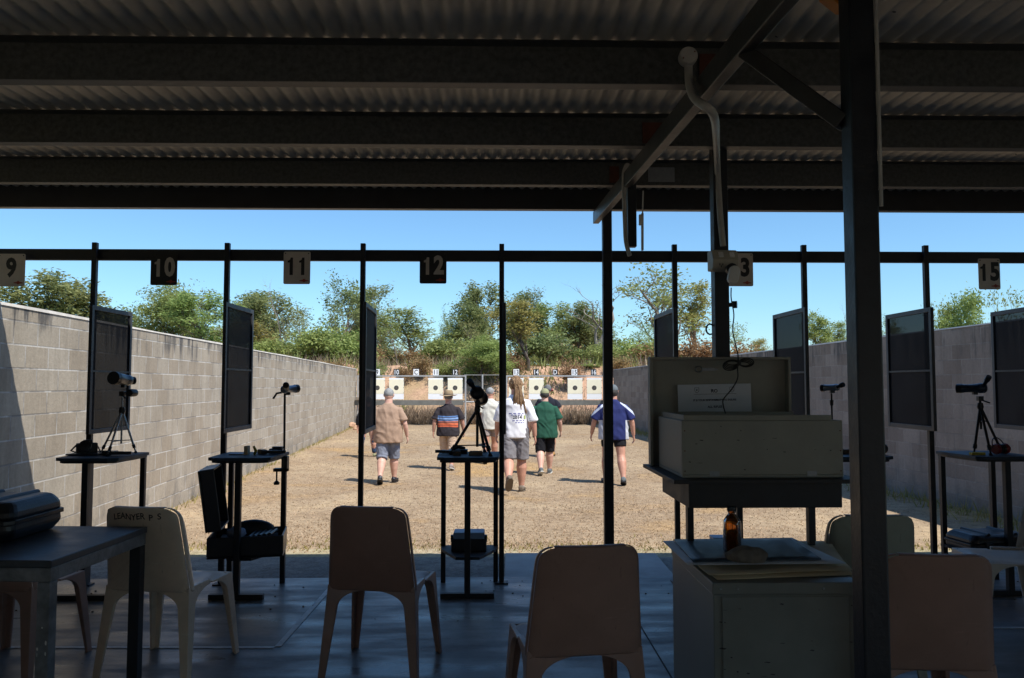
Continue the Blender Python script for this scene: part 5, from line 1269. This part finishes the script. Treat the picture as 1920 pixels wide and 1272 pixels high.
def person(px, feet_y, head_y, label, spec):
    g = on(px, feet_y, GZ); y = g.y; ztop = at(px, head_y, y).z
    sc = (ztop-GZ)/spec.get('top', 1.755); fat = spec.get('fat', 1.0); wd = spec.get('wide', 1.0)
    # legs
    legs = {}
    for s, k in ((-1, 'L'), (1, 'R')):
        a, kn, fp = spec[k]; a, kn, fp = R(a), R(kn), R(fp); sp = spec.get('splay', .0)
        hip = Vector((s*.092, 0, .92)); d1 = Vector((s*sp, math.sin(a), -math.cos(a))); d2 = Vector((s*sp*.6, math.sin(a-kn), -math.cos(a-kn)))
        knee = hip + d1*.42; ank = knee + d2*.415; fd = Vector((s*.14, math.cos(fp), math.sin(fp))).normalized()
        legs[k] = (hip, knee, ank, fd, s)
    low = min(min((lg[2] + lg[3]*q + Vector((0,0,-.085*abs(math.cos(R(spec[k][2])))))).z for q in (-.06, .16)) for k, lg in legs.items())
    dz = Vector((0,0,-low))
    legs = {k: (h+dz, kn+dz, an+dz, fd, s) for k, (h, kn, an, fd, s) in legs.items()}
    ln = spec.get('lean', .03)
    def tp(z, yy=0): return Vector((0, yy + ln*(z-.92), z)) + dz      # torso point
    B = MB()
    T = [(.86,.13,.10,0),(.94,.168,.115,0),(1.04,.158*fat,.108*fat,.01),(1.14,.155*fat,.108*fat,.01),(1.26,.168,.110,0),(1.33,.165,.100,0),(1.38,.135,.085,0),(1.42,.098,.07,.0),(1.455,.070,.064,.003),(1.50,.062,.062,.010),(1.57,.060,.062,.018)]
    B.loft([ering(tp(z, cy), rx*wd, ry, 24) for z, rx, ry, cy in T])
    hc = tp(1.645, .03); turn = Matrix.Rotation(R(spec.get('turn', 0)), 3, 'Z')
    def H(x, y_, z): return hc + turn @ Vector((x*1.08, y_*1.08, z*1.08))
    B.ell(hc, (.082,.100,.120), 22, 16, turn)
    B.ell(H(0,.028,-.055), (.055,.060,.058), 16, 10, turn)           # jaw
    B.loft([[H(-.010,.088,.012),H(.010,.088,.012),H(.008,.080,.03),H(-.008,.080,.03)],[H(-.016,.090,-.022),H(.016,.090,-.022),H(.006,.116,-.020),H(-.006,.116,-.020)]])
    for s in (-1, 1): B.ell(H(s*.080,-.004,-.008), (.011,.022,.032), 10, 8, turn)
    for k, (h, kn, an, fd, s) in legs.items():
        d = (kn-h); e_ = (an-kn)
        limb(B, [h+Vector((-s*.01,0,.05)), h, h+d*.4, h+d*.8, kn, kn+e_*.12, kn+e_*.32, kn+e_*.6, kn+e_*.88, an, an+Vector((0,0,-.03))], [.092,.098,.092,.078,.070,.067,.078,.064,.045,.042,.042], 14)
        B.tube([an+Vector((0,0,-.045))-fd*.045, an+Vector((0,0,-.05))+fd*.05, an+Vector((0,0,-.06))+fd*.14], [.034,.036,.025], 10)
    arms = {}
    for s, k in ((-1, 'AL'), (1, 'AR')):
        sw, el, ab = [R(v) for v in (lambda t: (t[0], t[1], t[2]+5))(spec.get(k, (0, 18, 12)))]
        sh = tp(1.375) + Vector((s*.182*wd, 0, 0)); d1 = Vector((s*math.sin(ab), math.sin(sw)*math.cos(ab), -math.cos(sw)*math.cos(ab)))
        elb = sh + d1*.295; d2 = Vector((s*math.sin(ab*.35), math.sin(sw+el), -math.cos(sw+el))).normalized(); wr = elb + d2*.245
        limb(B, [sh+Vector((-s*.05,0,-.02)), sh+Vector((-s*.008,0,-.026)), sh+d1*.12, elb-d1*.05, elb, elb+d2*.06, elb+d2*.15, wr], [.044,.048,.050,.046,.042,.045,.038,.028], 12)
        # hand: palm faces the thigh; fingers in the fore-aft plane, slightly curled; thumb leaves the front edge
        nx = Vector((-s, 0, 0)); fw = d2.cross(nx).normalized()
        if fw.y < 0: fw = -fw
        pr = []
        for t, a_, b_ in ((0,.026,.018),(.03,.034,.016),(.07,.041,.015),(.095,.040,.012)):
            pr.append(ering(wr+d2*t, a_, b_, 12, fw, nx))
        B.loft(pr)
        for i, (o_, L_) in enumerate(((.030,.072),(.010,.080),(-.010,.075),(-.029,.060))):
            b0 = wr + d2*.085 + fw*o_; c1 = (d2 + nx*.25).normalized(); c2_ = (d2 + nx*.75).normalized()
            B.tube([b0, b0+c1*L_*.45, b0+c1*L_*.45+c2_*L_*.32, b0+c1*L_*.45+c2_*L_*.32+(c2_+nx*.4).normalized()*L_*.25], [.0095,.009,.0085,.007], 8)
        tb_ = wr + d2*.025 + fw*.028; td = (d2*.7 + fw*.65 + nx*.25).normalized()
        B.tube([tb_-fw*.01, tb_+td*.03, tb_+td*.055+d2*.006], [.013,.011,.009], 8)
        arms[k] = (sh, elb, wr, d1, d2, s)
    root = thing('person', label, 'person', (g.x, g.y, GZ), R(spec.get('rz', 0))); root.scale = (sc*1.07, sc*1.03, sc)
    def part(me, nm, mt, parent=None):
        me.materials.clear(); me.materials.append(M[mt] if isinstance(mt, str) else mt)
        o = bpy.data.objects.new(nm, me); col.objects.link(o); o.parent = parent or root; return o
    body = part(remeshed(B, .0065, 'body', 2), 'body', spec.get('skin', 'skin'))
    for s in (-1, 1):
        mb = MB(); mb.ell(H(s*.030,.082,.012), (.012,.010,.008), 10, 8); mb.build('eye', 'eye', root, smooth=True)
    mb = MB(); mb.tube([H(-.022,.086,-.052), H(0,.094,-.052), H(.022,.086,-.052)], .006, 6); mb.build('mouth', 'lips', root, smooth=True)
    # shirt
    hem = spec.get('hem', .84); S_ = MB(); ease = spec.get('ease', 1.0)
    rows = [(hem,.188*fat*ease,.138*fat),(hem+.07,.190*fat*ease,.140*fat),(1.02,.184*fat*ease,.135*fat),(1.14,.180*fat*ease,.132*fat),(1.26,.190*ease,.130),(1.33,.194,.126),(1.375,.180,.114),(1.41,.150,.098),(1.44,.112,.084),(1.462,.084,.074),(1.485,.066,.062)]
    S_.loft([ering(tp(z), rx*wd, ry, 28) for z, rx, ry in rows])
    sl = spec.get('sleeve', .62)
    for k, (sh, elb, wr, d1, d2, s) in arms.items():
        if sl <= 1: S_.tube([sh+Vector((-s*.08,0,-.02)), sh+Vector((-s*.01,0,-.022)), sh+d1*.295*sl*.5+Vector((0,0,-.01)), sh+d1*.295*sl], [.060,.068,.074,.080], 16)
        else: S_.tube([sh+Vector((-s*.08,0,-.02)), sh+Vector((-s*.01,0,-.022)), sh+d1*.15, elb, elb+d2*.245*(sl-1)*.5, elb+d2*.245*(sl-1)], [.060,.068,.068,.066,.062,.060], 16)
    shirt = part(remeshed(S_, .010, 'shirt', 2, .013, 6.0, spec.get('seed', 1)), 'shirt', spec['shirt'])
    if spec.get('collar'):
        mb = MB(); mb.loft([ering(tp(1.462,.0), .088, .078, 24), ering(tp(1.50,.006), .068, .068, 24), ering(tp(1.505,.006), .060, .060, 24), ering(tp(1.462,0), .07, .06, 24)], cap=False)
        mb.build('collar', spec['collar'], root, smooth=True)
    # shorts or trousers
    Q = MB(); Q.loft([ering(tp(z), rx*wd*fat**.5, ry*fat**.5, 24) for z, rx, ry in ((1.00,.165,.122),(.92,.178,.130),(.86,.176,.128),(.80,.135,.105))])
    cut = spec.get('cut', .85)
    for k, (h, kn, an, fd, s) in legs.items():
        d = kn-h; e_ = an-kn; w_ = spec.get('legw', 1.0)
        if cut <= 1: Q.tube([h+Vector((0,0,.06)), h, h+d*cut*.5, h+d*cut], [.096*w_,.102*w_,.100*w_,.098*w_], 16)
        elif cut < 1.5: Q.tube([h+Vector((0,0,.06)), h, h+d*.6, kn, kn+e_*(cut-1)], [.096*w_,.102*w_,.094*w_,.086*w_,.084*w_], 16)
        else: Q.tube([h+Vector((0,0,.06)), h, h+d*.6, kn, kn+e_*.5, kn+e_*(cut-1)], [.094,.098,.080,.068,.062,.058], 16)
    part(remeshed(Q, .010, 'trousers', 2, .010, 11, spec.get('seed', 1)+5), spec.get('bname', 'shorts'), spec['shorts'])
    # socks and shoes
    for k, (h, kn, an, fd, s) in legs.items():
        e_ = (kn-an).normalized(); sk = spec.get('sock', .07)
        if sk:
            mb = MB(); mb.tube([an+Vector((0,0,-.05)), an+e_*.02, an+e_*sk], [.042,.041,.042+.05*sk], 14); mb.build('sock', spec.get('sockc', 'scope_black'), root, smooth=True)
        up = (Vector((0,0,1)) - fd*fd.z).normalized(); side = fd.cross(up); ct_ = an + up*(-.045)
        X = MB()
        X.loft([ering(ct_+fd*a_+up*(h_-.0), w_, h2_, 16, side, up) for a_, w_, h2_, h_ in ((-.078,.022,.026,.0),(-.068,.036,.040,.004),(-.03,.043,.050,.010),(.03,.046,.044,.004),(.09,.050,.034,-.006),(.14,.046,.027,-.012),(.172,.030,.018,-.016),(.180,.012,.008,-.018))])
        sho = part(remeshed(X, .007, 'shoe', 1), 'shoe', spec.get('shoe', 'case_black'))
        mb = MB(); mb.loft([[ct_+fd*a_+side*w_+up*z_ for a_, w_ in ((-.076,-.02),(-.03,-.044),(.09,-.05),(.15,-.042),(.182,0),(.15,.042),(.09,.05),(-.03,.044),(-.076,.02))] for z_ in (-.048,-.030)])
        mb.build('sole', spec.get('sole', 'sign_black'), sho)
    # hair, hats
    hr = spec.get('hair')
    if hr:
        mt, dy, up_, k = hr; up_ += .012; mb = MB(); mb.ell(H(0,-dy,up_), (.087*k,.101*k,.102*k), 24, 16, turn)
        for v in mb.v: v += (v-hc).normalized()*(noise.noise(v*28)*.010+noise.noise(v*70)*.005)
        mb.build('hair', mt, root, smooth=True)
    cp = spec.get('cap')
    if cp:
        mb = MB(); rings = []
        for i in range(8):
            t = R(2+i*12.5); rings.append([H(.084*math.cos(t)*math.cos(a), .102*math.cos(t)*math.sin(a)-.002, .022+.098*math.sin(t)) for a in [2*math.pi*j/26 for j in range(26)]])
        mb.loft(rings); hb = mb.build('cap', cp, root, smooth=True)
        mb = MB(); g_ = [[H(.075*math.sin(u), .085+.075*v_*math.cos(u), .028-.02*v_-.015*abs(math.sin(u))) for u in [R(-65+130*i/8) for i in range(9)]] for v_ in (0,.5,1)]
        mb.add([p for r_ in g_ for p in r_], [(j*9+i, j*9+i+1, (j+1)*9+i+1, (j+1)*9+i) for j in range(2) for i in range(8)]); o = mb.build('brim', cp, hb, smooth=True); o.modifiers.new('s','SOLIDIFY').thickness = .004
    if spec.get('hat'):
        mb = MB(); rings = []
        for rr_, z in ((.178,.018),(.176,.012),(.15,.010),(.115,.016),(.094,.026),(.090,.060),(.084,.100),(.070,.125),(.05,.118),(.01,.114)):
            rings.append([H(rr_*math.cos(a), rr_*1.08*math.sin(a)-.004, z+.012*math.cos(2*a)*(1 if rr_ > .1 else 0)+.004*math.sin(5*a)*(rr_>.14)) for a in [2*math.pi*j/32 for j in range(32)]])
        mb.loft(rings); ho = mb.build('hat', spec['hat'], root, smooth=True); ho.location.z = .018
        mb = MB(); mb.loft([[H(.096*math.cos(a), .103*math.sin(a)-.004, z) for a in [2*math.pi*j/32 for j in range(32)]] for z in (.026,.048)], cap=False); mb.build('hat_band', 'bark_dark', ho, smooth=True)
    if spec.get('muffs'):
        for s in (-1, 1):
            mb = MB(); mb.lathe([(0,.034),(.4,.042),(1,.032)], H(s*.078,0,-.008), H(s*.118,0,-.008), 16); mb.build('ear_cup', spec['muffs'], root, smooth=True)
        mb = MB(); mb.tube([H(.112*math.cos(t), 0, -.0+.150*math.sin(t)) for t in [math.pi*i/14 for i in range(15)]], .007, 6); mb.build('headband', 'scope_black', root, smooth=True)
    if spec.get('dreads'):
        rr = random.Random(4); mb = MB()
        for i in range(52):
            a = rr.uniform(math.pi*1.02, math.pi*1.98); el_ = rr.uniform(.0, 1.35)
            p = H(.088*math.cos(a)*math.cos(el_), -.006+.102*math.sin(a)*math.cos(el_), .02+.108*math.sin(el_))
            tie = H(rr.gauss(0,.020), -.118+rr.gauss(0,.010), -.03+rr.gauss(0,.012)); mid = (p+tie)/2 + ((p+tie)/2-hc).normalized()*.025
            Ln = rr.uniform(.26, .42); ex = rr.gauss(.005, .055); e0 = tie+Vector((ex*.5, -.028, -Ln*.5)); e1 = tie+Vector((ex, .0+rr.gauss(0,.012), -Ln))
            mb.tube(smooth_path([p, mid, tie, e0, e1], 3), [.0125]*8+[.0115]*4+[.008], 6)
        mb.tube([H(-.03,-.128,-.03), H(.03,-.128,-.03)], .02, 8)
        mb.build('dreadlocks', 'dread', root, smooth=True)
        # hair over the skull
        mb = MB(); mb.ell(H(0,-.010,.014), (.095,.108,.116), 24, 16, turn)
        mb.build('hair', 'dread', root, smooth=True)
    return root, shirt, tp, arms
# cloth colours
m, n, l, b = newmat('dreadlock_hair'); f = tex(n, l, 42, 3, .7, sc3=(1,1,.22))
l.new(ramp(n, l, f, [(.3,(.075,.035,.018)),(.5,(.20,.115,.055)),(.7,(.38,.26,.14))]), b.inputs['Base Color']); b.inputs['Roughness'].default_value = .85; M['dread'] = m
M['hair_grey'] = pm('grey_hair', (.27,.27,.265), .8, 0, .3, 60, .5); M['hair_dark'] = pm('dark_hair', (.05,.045,.04), .7, 0, .3, 60, .5)
M['hair_mid'] = pm('dark_grey_hair', (.14,.14,.14), .8, 0, .3, 60, .5)
M['felt'] = pm('felt_hat', (.30,.215,.125), .9, 0, .15, 14, .2)
cloth('tan', (.36,.245,.175)); cloth('denim_grey', (.20,.22,.28), .25); cloth('khaki', (.50,.37,.27)); cloth('offwhite', (.58,.565,.50)); cloth('white', (.80,.80,.84), .05)
cloth('grey', (.20,.19,.20)); cloth('green', (.022,.085,.055)); cloth('black', (.012,.012,.015)); cloth('navy_dark', (.018,.02,.03)); cloth('jeans', (.035,.06,.12)); cloth('greybrown', (.30,.25,.23))
cloth('olive', (.30,.30,.17)); cloth('capgrey', (.13,.15,.16)); cloth('navy', (.02,.025,.08)); cloth('boot', (.38,.22,.08)); cloth('sole_light', (.55,.55,.52)); cloth('sole_brown', (.16,.13,.10))
# striped shirt: printed bands by height on the garment
def banded(name, base, bands):
    m, n, l, b = newmat(name); tc = n.new('ShaderNodeTexCoord'); sx = n.new('ShaderNodeSeparateXYZ'); l.new(tc.outputs['Object'], sx.inputs[0])
    nz = tex(n, l, 3, 3); md = n.new('ShaderNodeMath'); md.operation = 'MULTIPLY_ADD'; l.new(nz, md.inputs[0]); md.inputs[1].default_value = .06; l.new(sx.outputs[2], md.inputs[2])
    mr = n.new('ShaderNodeMapRange'); mr.inputs[1].default_value = .8; mr.inputs[2].default_value = 1.6; l.new(md.outputs[0], mr.inputs[0])
    r = n.new('ShaderNodeValToRGB'); r.color_ramp.interpolation = 'CONSTANT'; el = r.color_ramp.elements
    st = [(0, base)] + bands
    while len(el) < len(st): el.new(.5)
    for e, (z, c) in zip(el, st): e.position = max(0, (z-.8)/.8) if z else 0; e.color = (*c, 1)
    l.new(mr.outputs[0], r.inputs[0]); bnd = r.outputs[0]
    gx = n.new('ShaderNodeMath'); gx.operation = 'ABSOLUTE'; l.new(sx.outputs[0], gx.inputs[0])
    lt_ = n.new('ShaderNodeMath'); lt_.operation = 'LESS_THAN'; lt_.inputs[1].default_value = .215; l.new(gx.outputs[0], lt_.inputs[0])
    l.new(mix(n, l, lt_.outputs[0], base, bnd), b.inputs['Base Color']); b.inputs['Roughness'].default_value = .85; b.inputs['Specular IOR Level'].default_value = .2; M[name] = m
dk = (.035,.03,.035)
banded('striped', dk, [(.985,(.60,.13,.06)),(1.02,dk),(1.03,(.62,.15,.07)),(1.07,(.5,.16,.10)),(1.082,dk),(1.095,(.42,.15,.11)),(1.125,(.12,.2,.38)),(1.145,dk),(1.16,(.20,.32,.56)),(1.20,dk),(1.215,(.10,.2,.42)),(1.24,dk)])
# blue polo with white side panels
m, n, l, b = newmat('panel_polo'); tc = n.new('ShaderNodeTexCoord'); sx = n.new('ShaderNodeSeparateXYZ'); l.new(tc.outputs['Object'], sx.inputs[0])
gx = n.new('ShaderNodeMath'); gx.operation = 'ABSOLUTE'; l.new(sx.outputs[0], gx.inputs[0])
def cmp(op, src, v):
    q = n.new('ShaderNodeMath'); q.operation = op; q.inputs[1].default_value = v; l.new(src, q.inputs[0]); return q.outputs[0]
def mul(a, b_): q = n.new('ShaderNodeMath'); q.operation = 'MULTIPLY'; l.new(a, q.inputs[0]); l.new(b_, q.inputs[1]); return q.outputs[0]
side_ = mul(mul(cmp('GREATER_THAN', gx.outputs[0], .190), cmp('LESS_THAN', gx.outputs[0], .26)), cmp('LESS_THAN', sx.outputs[2], 1.13))
sm_z = n.new('ShaderNodeMath'); sm_z.operation = 'MULTIPLY_ADD'; l.new(gx.outputs[0], sm_z.inputs[0]); sm_z.inputs[1].default_value = .9; l.new(sx.outputs[2], sm_z.inputs[2])
shl = mul(mul(cmp('GREATER_THAN', gx.outputs[0], .11), cmp('GREATER_THAN', sm_z.outputs[0], 1.53)), cmp('LESS_THAN', sm_z.outputs[0], 1.58))
c = mix(n, l, side_, (.022,.03,.12), (.50,.52,.57)); c = mix(n, l, shl, c, (.50,.54,.64)); l.new(c, b.inputs['Base Color']); b.inputs['Roughness'].default_value = .85; b.inputs['Specular IOR Level'].default_value = .2; M['polo_panel'] = m

person(689, 857, 744, 'person mostly hidden behind the edge-on screen, dark top and blue jeans', dict(L=(-16,4,-4), R=(16,6,4), splay=.10, shirt='black', shorts='jeans', cut=1.93, bname='jeans', sleeve=1.6, hair=('hair_dark',.012,.012,1), seed=9, shoe='olive', sock=0, AL=(-10,10,8), AR=(10,20,10)))
person(727, 906, 729, 'stout grey haired person in plain tan T-shirt and blue grey shorts, walking away', dict(L=(-8,24,-30), R=(12,6,2), shirt='tan', shorts='denim_grey', cut=1.14, legw=1.14, fat=1.16, wide=1.10, ease=1.05, hem=.755, sleeve=.8, hair=('hair_grey',.008,.010,.985), sock=.09, skin='skin_pale', seed=2, AL=(-4,12,10), AR=(-6,25,14), top=1.76))
person(840, 880, 731, 'person in a wide brimmed brown hat and a dark shirt with blue and orange stripes', dict(L=(14,6,6), R=(-10,16,-16), shirt='striped', shorts='khaki', cut=1.16, legw=1.05, fat=1.16, wide=1.10, hem=.765, sleeve=.85, hair=('hair_mid',.012,.0,.99), hat='felt', sock=.05, sockc='grey', shoe='greybrown', sole='sole_light', seed=3, AL=(-8,15,12), AR=(4,12,14), top=1.80, turn=-6))
person(919, 868, 727, 'grey haired person in a loose off-white shirt, partly behind the black tripod', dict(L=(-12,12,-14), R=(14,4,4), shirt='offwhite', shorts='greybrown', cut=.70, fat=1.12, wide=1.06, hem=.79, sleeve=.7, hair=('hair_grey',.008,.010,1.0), collar='offwhite', seed=4, AL=(-12,10,8), AR=(12,10,10), turn=-20))
w5 = person(966, 922, 706, 'tall person with long brown dreadlocks, white printed T-shirt and grey shorts', dict(L=(-10,42,-58), R=(6,3,0), shirt='white', shorts='grey', cut=1.0, legw=1.06, fat=1.0, hem=.83, sleeve=1.05, ease=1.0, wide=.95, dreads=1, sock=.05, sockc='white', shoe='sole_brown', sole='sole_brown', seed=6, AL=(12,10,10), AR=(-10,16,12), turn=16, top=1.77))
person(1022, 889, 729, 'person in a dark green polo shirt, black shorts and olive cap', dict(L=(-12,20,-26), R=(14,5,4), shirt='green', shorts='black', cut=1.10, legw=1.08, fat=1.14, wide=1.08, hem=.76, sleeve=.85, ease=1.04, hair=('hair_dark',.010,-.01,.99), cap='olive', collar='green', sock=.17, sockc='navy', shoe='capgrey', sole='sole_light', skin='skin_pale', seed=7, AL=(8,14,10), AR=(-4,35,12)))
person(1027, 856, 722, 'person in a near black shirt with red ear muffs, behind the one in dark green', dict(L=(-14,14,-12), R=(12,4,4), splay=.05, shirt='navy_dark', shorts='black', cut=.9, hem=.86, hair=('hair_mid',.010,.010,1.02), muffs='red_plastic', sock=.14, sockc='boot', shoe='boot', skin='skin_tan', seed=8, AL=(5,20,10), AR=(-4,30,16), turn=15))
person(1151, 907, 722, 'person in a navy polo with white side panels and grey cap, at the front post', dict(L=(12,8,4), R=(-12,14,-20), splay=.05, shirt='polo_panel', shorts='black', cut=.62, fat=1.14, wide=1.12, hem=.79, sleeve=.85, ease=1.04, hair=('hair_dark',.012,-.02,1.02), cap='capgrey', collar='polo_panel', sock=.09, shoe='capgrey', seed=10, AL=(6,16,18), AR=(-4,14,16), top=1.76))
# the print across the back of the white T-shirt
root, shirt, tp, arms = w5
bvh = BVHTree.FromPolygons([v.co for v in shirt.data.vertices], [p.vertices for p in shirt.data.polygons])
def onto(p):
    h = bvh.ray_cast(Vector((p.x, -1, p.z)), Vector((0,1,0)))
    return Vector((p.x, (h[0].y if h[0] else -.15)-.003, p.z))
zb_ = tp(1.2).z
def shirt_print(s, x, z, size, mt, b=.0): text('print', s, size, mt, shirt, Matrix.Translation((x, 0, z)) @ UP, b, 1.0, .0, proj=onto)
M['print_blue'] = pm('shirt_print', (.08,.08,.30), .8, 0, .1, 8); M['print_green'] = pm('shirt_print_green', (.35,.42,.12), .8, 0, .1, 8)
shirt_print('2014', .03, zb_-.055, .066, 'sign_black', .0014)
for z_, x0_, x1_, mt_ in ((.005,-.09,.12,'print_blue'),(-.018,-.06,.10,'print_blue'),(-.105,-.04,.13,'print_blue'),(-.135,.0,.13,'print_blue'),(-.055,.125,.150,'print_green')):
    mb = MB(); k = 10; rows = []
    hh_ = .005 if mt_ == 'print_blue' else .028
    g_ = [onto(Vector((x0_+(x1_-x0_)*i/k, 0, zb_+z_+dz_))) for dz_ in (-hh_, hh_) for i in range(k+1)]
    mb.add(g_, [(i, i+1, k+2+i, k+1+i) for i in range(k) if mt_ != 'print_blue' or i % 3 != 2]); mb.build('print', mt_, shirt)
